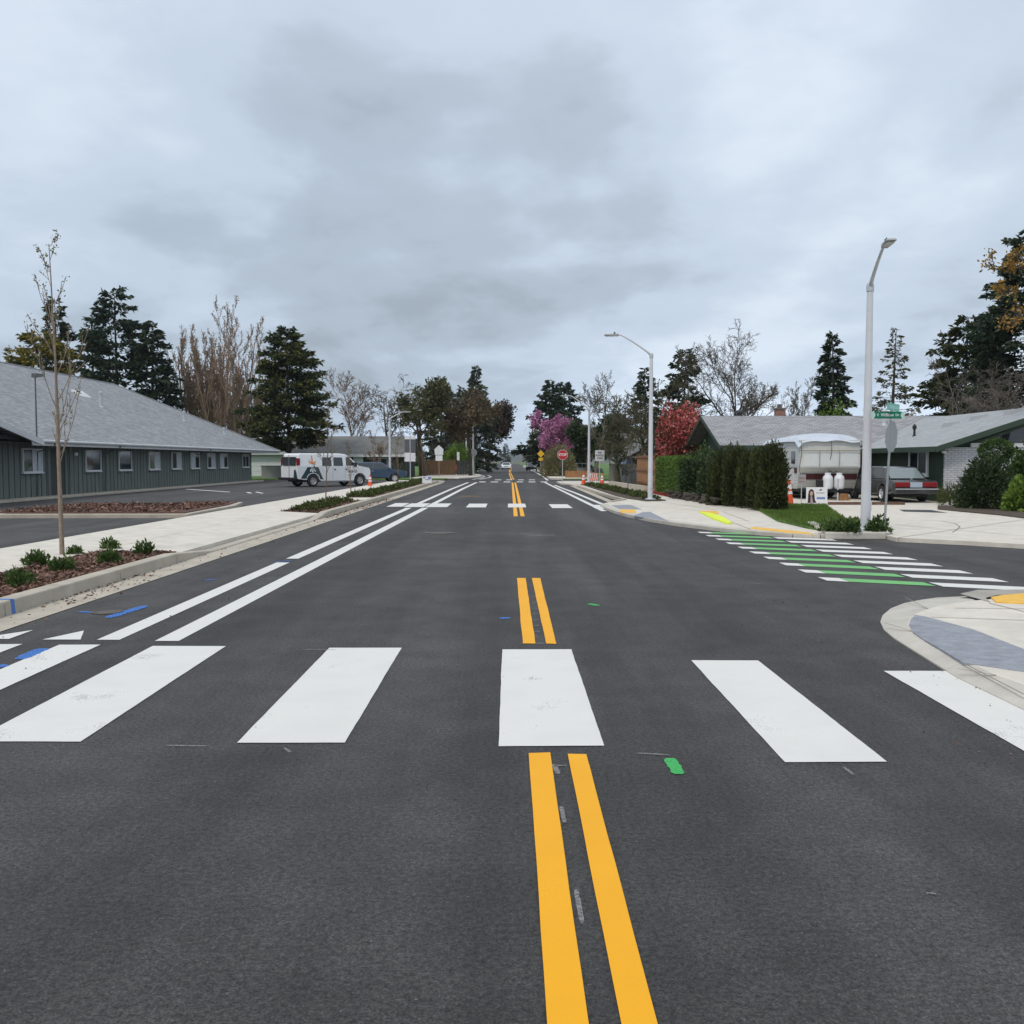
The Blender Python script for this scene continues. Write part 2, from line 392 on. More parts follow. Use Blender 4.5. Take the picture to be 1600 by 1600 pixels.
# ================================================================== GROUND AND ROAD
struct('ground', MB().quad((-3000, -300, -.10), (3000, -300, -.10), (3000, 4500, -.10), (-3000, 4500, -.10)), EARTH)
road = struct('road', MB().quad((-5.40, -12, 0), (4.6, -12, 0), (4.6, 520, 0), (-5.40, 520, 0))
              .quad((4.6, 6, 0), (60, 6, 0), (60, 30, 0), (4.6, 30, 0))
              .quad((4.6, 74, 0), (60, 74, 0), (60, 82, 0), (4.6, 82, 0))
              .quad((-60, 74, 0), (-5.40, 74, 0), (-5.40, 82, 0), (-60, 82, 0)), ASPH)
rm = random.Random(5)
def marking(name, pts, m, z=.005):
    out = []; n_ = len(pts)                     # hand-laid paint: edges waver by a few millimetres
    for i in range(n_):
        a_, b2 = Vector(pts[i][:2]), Vector(pts[(i + 1) % n_][:2]); L_ = (b2 - a_).length; k_ = max(1, min(60, int(L_ / .09)))
        if a_.y > 25 and b2.y > 25: k_ = 1
        d_ = (b2 - a_) / max(L_, 1e-6); nr = Vector((-d_.y, d_.x)); w_ = 0
        for q in range(k_):
            w_ = w_ * .7 + rm.uniform(-.0016, .0016) if q else 0
            p_ = a_ + d_ * (L_ * q / k_) + nr * w_; out.append((p_.x, p_.y, z))
    mb = MB(); mb.quad(*out)
    return mb.build(name, m, road)
def j(a=.012): return rm.uniform(-a, a)
def rect(name, x0, x1, y0, y1, m, z=.005):
    return marking(name, [(x0 + j(), y0 + j()), (x1 + j(), y0 + j()), (x1 + j(), y1 + j()), (x0 + j(), y1 + j())], m, z)
# near crosswalk
for x0, x1, y0, y1 in ((-4.62, -4.38, 5.5, 8.45), (-4.02, -3.66, 5.5, 8.42), (-3.17, -2.52, 5.49, 8.36), (-1.58, -.955, 5.46, 8.27),
                       (-.06, .545, 5.40, 8.20), (1.51, 2.065, 5.10, 7.74), (2.93, 3.42, 4.75, 7.34)):
    rect('crosswalk_bar', x0, x1, y0, y1, WHITE_P)
for px in ((-40, 14, 52, 999, 985), (66, 126, 131, 1000, 986)):
    a, b_, c_ = G(px[0], px[3]), G(px[1], px[3]), G(px[2], px[4])
    marking('yield_tooth', [(a.x, a.y), (b_.x, b_.y), (c_.x, c_.y)], WHITE_P)
# lane lines beside the bike lane, left
def strip(name, pts, w, m, z=.005):
    L_, R_ = [], []
    for i, p in enumerate(pts):
        a = Vector(pts[max(i - 1, 0)]); b_ = Vector(pts[min(i + 1, len(pts) - 1)]); d = (b_ - a).normalized(); n = Vector((-d.y, d.x))
        L_.append(Vector(p) + n * w / 2); R_.append(Vector(p) - n * w / 2)
    mb = MB()
    for i in range(len(pts) - 1): mb.quad((*R_[i], z), (*R_[i + 1], z), (*L_[i + 1], z), (*L_[i], z))
    return mb.build(name, m, road)
strip('lane_line', [(-3.13, 8.6), (-3.02, 22), (-2.93, 33.2)], .22, WHITE_P)
strip('lane_line', [(-2.88, 36.4), (-2.72, 55), (-2.46, 72.2)], .21, WHITE_P)
strip('lane_line', [(-3.69, 8.66), (-3.66, 15.3)], .21, WHITE_P)
strip('lane_line', [(-3.65, 15.9), (-3.58, 25), (-3.50, 33.2)], .21, WHITE_P)
strip('lane_line', [(-3.48, 36.4), (-3.35, 55), (-3.10, 72.2)], .20, WHITE_P)
strip('lane_line', [(3.12, 31.0), (3.0, 45), (2.82, 64), (2.75, 72.2)], .19, WHITE_P)
strip('lane_line', [(3.55, 36.2), (3.42, 48), (3.2, 58), (3.1, 64)], .19, WHITE_P)
strip('lane_line', [(3.3, 80), (3.6, 100), (3.9, 140), (3.9, 260)], .20, WHITE_P)
strip('lane_line', [(-2.6, 84), (-2.0, 92), (-1.8, 98), (-2.3, 106)], .22, WHITE_P)
strip('lane_line', [(-3.2, 84), (-2.7, 91), (-2.5, 98), (-2.9, 105)], .22, WHITE_P)
# yellow centre lines
for xa, xb in ((.118, .236), (.327, .438)):
    rect('centre_line', xa, xb, -12, 5.24 + (xa < .2) * .03, YELLOW_P)
    rect('centre_line', xa, xb, 8.46, 13.25, YELLOW_P)
    strip('centre_line', [((xa + xb) / 2 + .03, 28.1), ((xa + xb) / 2 + .07, 52), ((xa + xb) / 2 + .10, 72)], .125, YELLOW_P)
    strip('centre_line', [((xa + xb) / 2 + .06, 83.5), ((xa + xb) / 2 - .02, 100), ((xa + xb) / 2 - .12, 125), ((xa + xb) / 2 - .1, 150), ((xa + xb) / 2 + .1, 200), ((xa + xb) / 2 + .3, 300)], .12, YELLOW_P)
# second crosswalk
for x0, x1, dy in ((-4.4, -3.84, .5), (-3.77, -3.02, .3), (-2.97, -2.2, .2), (-1.52, -.82, 0), (-.03, .62, 0), (1.5, 2.22, -.5), (3.0, 3.62, -1.0)):
    rect('crosswalk_bar', x0, x1, 33.4 + dy, 36.3 + dy, WHITE_P, .009)
for x0, x1 in ((-2.3, -1.82), (-1.4, -.84), (-.4, .12), (.6, 1.1), (1.55, 2.07), (2.5, 3.0)):
    rect('crosswalk_bar', x0, x1, 72.6, 75.0, WHITE_P, .009)
    if -2 < x0 < 2.4: rect('crosswalk_bar', x0 + .2, x1 + .2, 80.6, 83.0, WHITE_P, .009)
# green bicycle crossing with the white crosswalk beside it
for i in range(10):
    Yc = 21.72 - .955 * i
    def bar(name, xa, xb, m, z=.006, t=.40):
        f = lambda x: Yc - .46 * (x - 4.4)
        marking(name, [(xa, f(xa) - t / 2), (xb, f(xb) - t / 2), (xb, f(xb) + t / 2), (xa, f(xa) + t / 2)], m, z)
    bar('dash', 4.38 + j(), 4.64, WHITE_P)
    bar('green_bar', 4.645, 5.62, GREEN_P)
    bar('crosswalk_bar', 5.70 + j(), 6.78 + j(), WHITE_P, t=.44)
# survey paint, sealed cuts and manholes
def dab(name, px0, py0, px1, py1, w, m, seed=0, z=.006):
    a, b_ = G(px0, py0), G(px1, py1); r_ = random.Random(seed); n_ = 9
    d = (b_ - a).normalized(); nrm = Vector((-d.y, d.x, 0)); top, bot = [], []; n_ = 16
    for k in range(n_ + 1):
        p = a.lerp(b_, k / n_); h_ = w * .5 * min(1, .55 + 4 * min(k, n_ - k) / n_)
        top.append((p + nrm * h_ * r_.uniform(.82, 1.1))); bot.append((p - nrm * h_ * r_.uniform(.82, 1.1)))
    mb = MB()
    for k in range(n_): mb.quad((bot[k].x, bot[k].y, z), (bot[k + 1].x, bot[k + 1].y, z), (top[k + 1].x, top[k + 1].y, z), (top[k].x, top[k].y, z))
    return mb.build(name, m, road)
for k, a in enumerate(((122, 956.5, 148, 957.5, .07), (168, 966, 228, 947, .13), (320, 907, 338, 905.5, .07), (30, 1031, 68, 1014, .13), (-8, 1043, 12, 1040, .12), (427, 879, 456, 876, .06))):
    dab('blue_survey_mark', *a, BLUE_P, k)
dab('blue_survey_mark', 781, 967, 797, 966, .09, MATS['blue_marking'], 9)
dab('green_survey_mark', 1046, 1186, 1061, 1211, .075, GREENM_P, 11)
dab('green_survey_mark', 920, 944, 935, 947, .08, GREENM_P, 12)
for k, a in enumerate(((472, 1016, 525, 1016, .02), (260, 1166, 325, 1167, .02), (994, 1178, 1046, 1181, .02), (864, 1198, 886, 1197, .018), (866, 1196, 872, 1211, .03), (877, 1262, 882, 1287, .022),
                       (900, 1392, 910, 1445, .02), (664, 832, 710, 832, .25), (812, 834, 848, 836, .10), (820, 838, 868, 836, .12), (1170, 911, 1190, 913, .04), (1446, 866, 1490, 868, .06),
                       (1447, 1397, 1463, 1399, .012), (838, 1006, 852, 1006, .03), (1318, 1200, 1334, 1212, .02), (445, 1170, 454, 1177, .02))):
    dab('chalk_mark', *a, CHALK_P, 30 + k)
for k in range(10):                              # string-line drips between the yellow lines
    dab('chalk_mark', 829 + k * .7, 915 + k * 9, 836 + k * .9, 915.5 + k * 9, .03, CHALK_P, 60 + k)
dab('orange_sealed_cut', 716, 775.5, 750, 775.5, .55, SEAL_P, 80)
def manhole(p, r_):
    mb = MB().lathe([(r_, .002), (r_, .012), (r_ * .86, .012), (r_ * .86, .008), (0, .008)], 28)
    o = mb.build('manhole_cover', IRON, road, loc=(p.x, p.y, 0)); return o
manhole(G(168, 957), .16); manhole(G(688, 833), .33)
# ------------------------------------------------------------------ left kerb, gutter, pavement, planting beds
def sheet_strip(name, x0, x1, ys, zl, zr, m, parent=None):     # z at x0, z at x1 along ys
    mb = MB()
    for i in range(len(ys) - 1):
        mb.quad((x0, ys[i], zl[i]), (x1, ys[i], zr[i]), (x1, ys[i + 1], zr[i + 1]), (x0, ys[i + 1], zl[i + 1]))
    return mb
gut = struct('gutter', sheet_strip('g', -5.34, -4.90, [-12, 72.5], [.006] * 2, [.007] * 2, CONC_OLD), CONC_OLD)
curb_l = struct('kerb', MB().box(-5.53, -5.36, -12, -11, -.02, .10), CONC_OLD)
def kerb_h(Y):
    if Y < 15.2: return .16
    if Y < 17.2: return .16 - (Y - 15.2) / 2 * .13
    if Y < 26.2: return .03
    if Y < 28.0: return .03 + (Y - 26.2) / 1.8 * .13
    return .16
ys = [-11, -8, -5, -2, 1, 4, 7, 10, 13, 15.2, 17.2, 20.2, 23.2, 26.2, 28, 31, 34, 37, 40, 44, 48, 52, 56, 60, 64, 68, 72]
for a, b_ in zip(ys, ys[1:]):
    ha, hb = kerb_h(a), kerb_h(b_); a2, b2 = a + .006, b_ - .006
    MB().hexa([(-5.57, a2, -.02), (-5.335, a2, -.02), (-5.335, b2, -.02), (-5.57, b2, -.02),
               (-5.57, a2, ha), (-5.35, a2, ha), (-5.35, b2, hb), (-5.57, b2, hb)]).build('kerb_stone', CONC_OLD, curb_l, bevel=.018)
MB().box(-5.56, -5.352, 10.12, 10.19, .161, .1625).build('blue_survey_mark', BLUE_P, curb_l)
MB().hexa([(-5.348, 10.12, .03), (-5.332, 10.12, .0), (-5.332, 10.19, .0), (-5.348, 10.19, .03), (-5.350, 10.12, .158), (-5.346, 10.12, .158), (-5.346, 10.19, .158), (-5.350, 10.19, .158)]).build('blue_survey_mark', BLUE_P, curb_l)
# pavement slabs
walk_l = struct('sidewalk', MB().box(-8.74, -6.86, -12, 73.5, -.03, .118), MATS['curb_concrete'])
Y = -11.0; k = 0
rs = random.Random(2)
while Y < 73:
    dz = rs.uniform(-.002, .002)
    for xa, xb in ((-8.72, -7.81), (-7.79, -6.88)) if False else ((-8.72, -6.88),):
        MB().box(xa, xb, Y + .011, Y + 1.789, .05, .148 + dz).build('slab', CONC, walk_l, bevel=.008, seg=1)
    Y += 1.8
# driveway apron between the beds, falling to the gutter
apron = struct('driveway_apron', MB().hexa([(-6.87, 16.0, -.03), (-5.575, 15.9, -.03), (-5.575, 28.0, -.03), (-6.87, 28.3, -.03),
                                            (-6.87, 16.0, .144), (-5.575, 15.9, .10), (-5.575, 28.0, .10), (-6.87, 28.3, .144)]), CONC)
struct('bed_walkway', MB().box(-6.87, -5.575, 36.3, 38.9, -.03, .144), CONC)
bed1 = struct('planting_bed', MB().box(-6.86, -5.575, -12, 15.85, -.03, .135), MULCH)
bed2 = struct('planting_bed', MB().box(-6.86, -5.575, 28.35, 36.25, -.03, .135), MULCH)
bed3 = struct('planting_bed', MB().box(-6.86, -5.575, 38.95, 72.0, -.03, .135), MULCH)
# car park, island, the strip at the building's foot, lawns beyond
struct('car_park', MB().box(-60, -8.75, -12, 73.5, -.05, .085), LOT)
isl = [(-14.6, 26.3), (-14.9, 31.6), (-11.2, 32.0), (-9.4, 33.5), (-8.95, 31.0), (-8.80, 25.9), (-13.9, 25.8)]
def offset_poly(poly, d):
    c = sum((Vector(p) for p in poly), Vector((0, 0))) / len(poly)
    return [tuple(Vector(p) + (c - Vector(p)).normalized() * d) for p in poly]
struct('island_kerb', MB().prism(isl, 0, .20), CONC_OLD, bevel=.02)
island = struct('bark_island', MB().prism(offset_poly(isl, .24), .05, .23), MULCH)
struct('building_walkway', MB().box(-19.9, -18.75, 20, 72.6, 0, .16), CONC_OLD, bevel=.02)
for a, b_ in (((288, 764.5), (358, 769)), ((384, 769.5), (392, 771)), ((398, 769), (410, 771))):
    p, q = G(*a, .085), G(*b_, .085)
    MB().quad((p.x, p.y, .091), (q.x, q.y - .15, .091), (q.x, q.y + .3, .091), (p.x, p.y + .45, .091)).build('stall_line', WHITE_P, bpy.data.objects['car_park'])
struct('lawn', MB().box(-300, -5.6, 82.2, 520, -.05, .09), GRASS)
struct('lawn', MB().box(-60, -12.2, 73.6, 73.95, -.05, .08), GRASS)
# far-left corner that swells into the street
bul = [(-5.6, 84.5), (-4.4, 83.5), (-3.4, 86), (-2.75, 92), (-2.75, 99), (-3.3, 105), (-4.6, 112), (-4.8, 300), (-8.6, 300), (-8.6, 84.0)]
struct('sidewalk', MB().prism(bul, .05, .16), CONC)
struct('sidewalk', MB().prism([(-8.7, 73.6), (-5.4, 73.6), (-4.9, 72.2), (-5.6, 72.1), (-6.87, 72.1), (-8.7, 73.55)], .04, .12), CONC)

# ------------------------------------------------------------------ right side: near corner
pz = lambda L_, z=0: [(G(x, y, z).x, G(x, y, z).y) for x, y in L_]
outer = pz([(1495, 1060), (1450, 1032), (1397.5, 999), (1381, 985), (1375.5, 973), (1379, 963), (1392, 952), (1414, 943.5), (1440, 938.5), (1464, 935.2), (1509, 933)], .0)
inner = pz([(1556, 1056), (1500, 1029), (1445, 1000), (1425, 987), (1419, 976), (1421, 968), (1432, 959), (1450, 952), (1470, 946.5), (1492, 942.5), (1525, 938.5)], .07)
outer = [(outer[0][0] - .04, -12), (outer[0][0], 5.6)] + outer
inner = [(outer[0][0] + .42, -12), (outer[0][0] + .42, 5.6)] + inner
kerb_r = struct('kerb', MB().box(outer[0][0] + .05, outer[0][0] + .3, -12, -11, -.02, .04), CONC_OLD)
step = 0
for i in range(len(outer) - 1):
    a, b_, c_, d_ = outer[i], outer[i + 1], inner[i + 1], inner[i]
    MB().hexa([(*a, -.02), (*b_, -.02), (*c_, -.02), (*d_, -.02), (*a, .012), (*b_, .012), (*c_, .072), (*d_, .072)][:4] +
              [(*a, .012), (*b_, .012), (*c_, .072), (*d_, .072)]).build('kerb_stone', mat('corner_concrete', (.50, .47, .415), .9, .14, 2.0, .25, 50, dirt=((.25, .22, .19), 1.8, .60, .5)), kerb_r)
cor = inner + [(9, 12.3), (40, 2), (40, -12)]
struct('sidewalk', MB().prism(cor, -.03, .074), CONC)
struct('curb_ramp', MB().quad(*[(*q, .078) for q in pz([(1500, 927.5), (1528, 921.5), (1600, 921.0), (1660, 921), (1660, 925), (1600, 927), (1558, 929.5), (1540, 934), (1548, 941)], .078)][::-1]),
       mat('ramp_concrete', (.36, .335, .295), .9, .15, 3, .3, 60))
def dome_pad(poly_px, z, label_name='tactile_pad'):
    pts = pz(poly_px, z)
    o = struct(label_name, MB().prism(pts, z - .03, z + .006), TACT)
    return o
pad = dome_pad([(1548, 933.5), (1568, 930), (1600, 927.5), (1690, 926.5), (1690, 944), (1600, 943.0), (1556, 941)], .082)
struct('grey_paving_band', MB().prism(pz([(1430, 960.5), (1450, 964), (1520, 983), (1600, 1014), (1690, 1050), (1690, 1070), (1600, 1049), (1505, 1035), (1470, 1014), (1446, 1000.5), (1426.5, 987.5), (1420.5, 976), (1423, 967.5)], .08), .04, .080), PAVER)
def joint(parent, a, b_, z, w=.014):
    a, b_ = Vector(a), Vector(b_); d = (b_ - a).normalized(); n = Vector((-d.y, d.x)) * w / 2
    MB().quad((*(a - n), z), (*(b_ - n), z), (*(b_ + n), z), (*(a + n), z)).build('joint', mat('joint_dirt', (.22, .19, .155), .95), parent)
ws = bpy.data.objects['curb_ramp']
corner_walk = [o for o in bpy.data.objects if o.name.startswith('sidewalk')][-1]
for a, b_ in (((1545, 942), (1660, 970)), ((1492, 950), (1700, 952)), ((1455, 964), (1600, 969)), ((1600, 1016), (1700, 1022)), ((1505, 1036), (1600, 1085))):
    p, q = pz([a, b_], .078); joint(corner_walk, p, q, .079)
for i in (2, 5, 9):
    joint(kerb_r, outer[i], inner[i], .075 if False else .077)

# ------------------------------------------------------------------ right side: far corner, driveway, beds
edge = pz([(902, 761.5), (930, 771), (957, 779.5), (975, 784), (952, 788), (940, 791), (950, 797), (962, 802), (985, 808.5), (1020, 815.5), (1060, 822), (1120, 829.5), (1180, 835.5), (1240, 840), (1282, 841.5), (1330, 841), (1385, 842.5), (1400, 846.5), (1500, 851.5), (1600, 857.5)], 0)
far_poly = [(4.15, 64), ] + edge + [(16, 14.0), (40, 4), (60, 8), (60, 34), (17.0, 34), (16.3, 44.2), (8.0, 44.2), (8.0, 64)]
far_walk = struct('sidewalk', MB().prism(far_poly, -.03, .085), CONC)
kb = struct('kerb', MB().box(4.40, 4.55, 62.0, 63.5, -.02, .10), CONC_OLD)
kp = edge[:5]
for a, b_ in zip(kp, kp[1:]):
    a, b_ = Vector(a), Vector(b_); d = (b_ - a).normalized(); n = Vector((-d.y, d.x)) * -.12
    if n.x < 0: n = -n
    MB().prism([tuple(a - n * .2), tuple(b_ - n * .2), tuple(b_ + n), tuple(a + n)], -.02, .13).build('kerb_stone', CONC_OLD, kb, bevel=.015)
gp = edge[5:17]
for a, b_ in zip(gp, gp[1:]):                     # flush concrete lip along the corner
    a, b_ = Vector(a), Vector(b_); d = (b_ - a).normalized(); n = Vector((-d.y, d.x)); n = n if n.y > -.2 else -n
    MB().prism([tuple(a - n * .06), tuple(b_ - n * .06), tuple(b_ + n * .22), tuple(a + n * .22)], -.02, .089).build('kerb_stone', MATS['corner_concrete'], kb, bevel=.012)
struct('gutter', MB().quad((3.95, 36.8, .006), (4.25, 36.8, .006), (4.4, 62, .006), (4.0, 62, .006)), CONC_OLD)
struct('grey_paving_band', MB().prism(pz([(955, 789.5), (985, 789), (1003, 796), (968, 795.5)], .085), .05, .090), PAVER)
struct('grey_paving_band', MB().prism(pz([(1004, 800.5), (1016, 800), (1046, 815), (990, 806)], .085), .05, .090), PAVER)
dome_pad([(966, 796.5), (992, 796), (994, 801.5), (972, 801.5)], .088)
dome_pad([(1092, 798.5), (1120, 798.5), (1124, 803), (1098, 803)], .088)
dome_pad([(1170, 825.5), (1178, 823.5), (1264, 832), (1270, 835), (1228, 832.5)], .088)
MB().prism(pz([(1093, 801), (1110, 803.0), (1130, 809), (1144, 818.5), (1136, 819), (1112, 810.5)], .09), .04, .13).build('painted_curb', LIME_P, far_walk, bevel=.02)
for a, b_ in (((945, 786), (1100, 799)), ((1100, 799), (1172, 827)), ((1130, 800), (1170, 815)), ((1385, 843), (1600, 812)), ((1400, 820), (1600, 838)), 
              ((1010, 781), (1120, 797)), ((975, 773), (1015, 782))):
    p, q = pz([a, b_], .085); joint(far_walk, p, q, .0895, .02)
# crack in the driveway
cp = pz([(1440, 813), (1470, 814), (1492, 818), (1500, 823), (1495, 828), (1488, 832)], .085)
for p, q in zip(cp, cp[1:]): joint(far_walk, p, q, .0892, .028)
MB().prism(pz([(1405, 796.5), (1455, 797), (1480, 801.5), (1412, 799.5)], .085), .04, .0895).build('patch', mat('tar_patch', (.05, .05, .052), .9, .3, 6), far_walk)
lawn_poly = pz([(1178, 794), (1230, 790), (1290, 790.5), (1332, 822), (1300, 832), (1262, 826), (1215, 815)], .09)
lawn_r = struct('lawn', MB().prism(lawn_poly, .03, .125), GRASS)
struct('kerb', MB().prism(pz([(1260, 826), (1272, 825), (1300, 839.5), (1288, 841.2)], .0), .0, .17), MATS['corner_concrete'], bevel=.02)
bed_r = struct('planting_bed', MB().prism(pz([(1297, 828), (1335, 820), (1385, 826), (1384, 833.5), (1296, 834.5)], .09), .03, .13), SOIL)
struct('kerb', MB().prism(pz([(1288, 841.3), (1384, 840.8), (1384, 843), (1290, 843.2)], .0), 0, .15), MATS['corner_concrete'], bevel=.02)
strip_poly = [(4.75, 60.5), (5.5, 60.5), (6.15, 37.0), (5.3, 36.4), (4.75, 40)]
bed_s = struct('planting_bed', MB().prism(strip_poly, .03, .12), SOIL)
struct('yard', MB().box(8.05, 60, 44.5, 63.5, -.05, .07), EARTH)
struct('yard', MB().prism([(17.2, 34.2), (60, 34.2), (60, 44.0), (17.2, 44.0)], -.05, .082), EARTH)
struct('yard', MB().prism(pz([(1465, 796), (1500, 799.5), (1560, 805), (1600, 810), (1800, 828), (1900, 800), (1465, 791)], .09), .03, .12), SOIL)
struct('lawn', MB().box(4.65, 300, 82.3, 520, -.05, .07), GRASS)
struct('lawn', MB().box(8.15, 60, 63.6, 73.4, -.05, .08), GRASS)
struct('sidewalk', MB().prism([(4.4, 82.6), (3.7, 84), (3.7, 92), (4.4, 120), (4.4, 300), (7.6, 300), (7.6, 82.6)], -.02, .14), CONC)
struct('sidewalk', MB().prism([(8.1, 64.05), (4.15, 64.05), (3.65, 66), (3.6, 71.5), (4.2, 73.4), (8.1, 73.4)], -.02, .09), CONC)
struct('lawn', MB().prism([(6.6, 57), (8.0, 50), (8.0, 64), (6.3, 64)], .03, .13), GRASS)
# low concrete wall that edges the garden right
wall_seg = thing('garden_wall', 'low weathered concrete wall edging the lawn beside the wooden fence', 'wall', (0, 0, 0))
wp = [(6.45, 60), (6.6, 57), (6.75, 54), (6.9, 51), (7.02, 48.5)]
for a, b_ in zip(wp, wp[1:]):
    MB().prism([(a[0] - .12, a[1] - .01), (b_[0] - .12, b_[1] + .01), (b_[0] + .12, b_[1] + .01), (a[0] + .12, a[1] - .01)], .0, .36).build('wall_block', CONC_OLD, wall_seg, bevel=.02)

# ================================================================== BUILDINGS
SH_L = course_mat('shingles_grey_y', 1, (.25, .26, .275), (.35, .36, .375), (.15, .155, .16), .34, .16, .016, 2.2, .8, var=.18)
SH_X = course_mat('shingles_grey_x', 0, (.27, .275, .285), (.37, .375, .385), (.17, .17, .18), .34, .15, .016, 2.6, .8, var=.16)
SH_W = course_mat('shingles_pale_y', 1, (.33, .35, .36), (.39, .41, .42), (.25, .26, .27), .32, .14, .012, 3.0, .6, var=.12)
SH_D = course_mat('shingles_dark', 0, (.16, .16, .155), (.20, .20, .195), (.11, .11, .11), .32, .14, .012, 2.4, .6, var=.2)
BOARD = mat('board_greygreen', (.128, .150, .140), .8, .16, 3, .2, 30, stretch=(1, 1, .15))
BACK = mat('board_gap_shade', (.014, .017, .017), .9)  # near-black wall colour, paints the battens' shade into the gaps
FASCIA = mat('fascia_pale', (.60, .61, .62), .6, .08, 2)
DOOR_D = mat('dark_door', (.03, .035, .035), .6)
GREEN_W = mat('wall_green', (.026, .048, .028), .8, .18, 2.5, .25, 25, stretch=(6, 6, .3))
GREEN_F = mat('fascia_green', (.030, .055, .035), .6, .1, 3)
BRICK_W = course_mat('white_brick', 0, (.60, .61, .63), (.52, .53, .56), (.33, .34, .36), .26, .085, .012, 1, .8, rough=.85, var=.08)
WHITE_W = mat('white_wall', (.60, .62, .64), .7, .06, 2)
BLUE_W = course_mat('blue_lap', 0, (.20, .27, .40), (.21, .28, .41), (.10, .13, .20), 6, .16, .010, 1, .5, var=.06)
WOOD = mat('cedar_boards', (.33, .16, .065), .8, .28, 5, .3, 40, stretch=(3, 3, .25))
WOOD_OLD = mat('grey_boards', (.20, .19, .17), .9, .25, 5, .3, 40, stretch=(3, 3, .25))
CHIM = mat('chimney_brick', (.28, .15, .11), .9, .3, 9, .4, 30)

def window(parent, loc, rotz, w, h, style=0, frame=WHITE_T, t=.05, sub=True):
    """frame in the local x,z plane facing -y; sashes, panes and sill are sub-parts"""
    mb = MB()
    mb.box(-w / 2, w / 2, -.04, .03, h - t, h).box(-w / 2, w / 2, -.04, .03, 0, t)
    mb.box(-w / 2, -w / 2 + t, -.04, .03, t, h - t).box(w / 2 - t, w / 2, -.04, .03, t, h - t)
    f = mb.build('window', frame, parent, loc=loc, rot=(0, 0, rotz))
    m = .02 if style != 2 else 0
    MB().box(-m, m, -.028, .02, t, h - t).build('mullion', frame, f) if m else None
    dark, pale = GLASS, CURTAIN
    left, right = ((dark, pale), (dark, dark), (dark, dark), (pale, dark))[style]
    MB().box(-w / 2 + t, -m, -.012, .0, t, h - t).build('pane', left, f)
    MB().box(m, w / 2 - t, -.012, .0, t, h - t).build('pane', right, f)
    MB().box(-w / 2 - .04, w / 2 + .04, -.075, .03, -.045, -.002).build('sill', frame, f)
    return f

# ---- long grey-green building on the left
bld = thing('office_building', 'long low gray green board and batten building with gray hipped roof beside the parking lot', 'building', (-19.6, 0, 0))
MB().box(-18.4, -.06, 22, 72.3, .05, 2.52).build('wall', BACK, bld)
bmesh_board = MB().box(-.07, .0, 0, .365, .12, 2.46).mesh('board')
Y = 22.2; n = 0
while Y < 71.8:
    if not (40.3 < Y < 41.9):
        o = link('board', bmesh_board, BOARD, bld, loc=(rs.uniform(-.004, .004), Y, 0))
    Y += .43
link('board', MB().box(-.07, .0, 0, .10, .12, 2.46).mesh('b'), BOARD, bld, loc=(.01, 72.17, 0))
MB().box(-.08, -.035, 40.42, 42.2, .1, 2.3).build('door', DOOR_D, bld)
MB().box(-.03, .01, 40.32, 40.42, .1, 2.36).box(-.03, .01, 42.2, 42.3, .1, 2.36).box(-.03, .01, 40.42, 42.2, 2.3, 2.38).build('door_frame', mat('door_frame_dark', (.06, .07, .07), .7), bld)
for i, (a, b_) in enumerate(((38.2, 39.8), (43.9, 45.5), (47.6, 49.2), (51.6, 53.2), (55.1, 56.7), (58.4, 60.0), (61.6, 63.2), (64.3, 66), (69.7, 71.4), (33.5, 35.2))):
    window(bld, (.045, (a + b_) / 2, 1.17), PI / 2, b_ - a, .98, (0, 2, 2, 0, 0, 3, 0, 3, 1, 0)[i])
wl = MB().lathe([(.0, 0), (.09, .01), (.10, .06), (.06, .12), (0, .13)], 12, axis='x').build('wall_lamp', WHITE_R, bld, loc=(.01, 42.9, 1.95))
# roof: hipped, ridge parallel to the street
ex, rx, eh, rh = .75, -9.4, 2.46, 7.25          # eave and ridge offsets from the wall, heights
y_end, y_rid, y_near = 78.0, 70.0, 14.0
rf = MB()
rf.quad((ex, y_near, eh), (ex, y_end, eh), (rx, y_rid, rh), (rx, y_near, rh))
rf.quad((rx, y_near, rh), (rx, y_rid, rh), (2 * rx - ex, y_end, eh), (2 * rx - ex, y_near, eh))
rf.quad((ex, y_end, eh), (2 * rx - ex, y_end, eh), (rx, y_rid, rh))
rf.quad((ex, y_near, eh - .09), (2 * rx - ex, y_near, eh - .09), (2 * rx - ex, y_end, eh - .09), (ex, y_end, eh - .09))
roof = rf.build('roof', SH_L, bld)
MB().tube([(rx, y_near, rh + .01), (rx, y_rid, rh + .01), (ex * .5 + rx * .5, (y_rid + y_end) / 2, (eh + rh) / 2 + .03), (ex, y_end, eh + .02)], .055, 6).build('ridge_cap', mat('ridge_grey', (.30, .31, .325), .9, .1, 5), roof)
MB().box(ex - .02, ex + .02, 37.6, y_end, eh - .20, eh + .0).build('fascia', FASCIA, bld)
MB().box(ex - 9.5, ex, y_end - .0, y_end + .03, eh - .20, eh).build('fascia', FASCIA, bld)
gt = MB()
for a, b_ in ((37.7, 78.0),):
    gt.tube([(ex + .075, a, eh - .02), (ex + .075, b_, eh - .02)], .065, 8)
gt.build('gutter_pipe', FASCIA, bld)
for yy in (39.4, 46.0, 60.0): MB().tube([(ex + .06, yy, eh - .1), (ex + .02, yy, eh - .22), (.06, yy, eh - .45), (.05, yy, .2)], .035, 6).build('downpipe', BOARD, bld)
MB().box(.05, ex - .03, 37.6, y_end, eh - .13, eh - .10).build('soffit', mat('soffit', (.16, .17, .175), .8), bld)
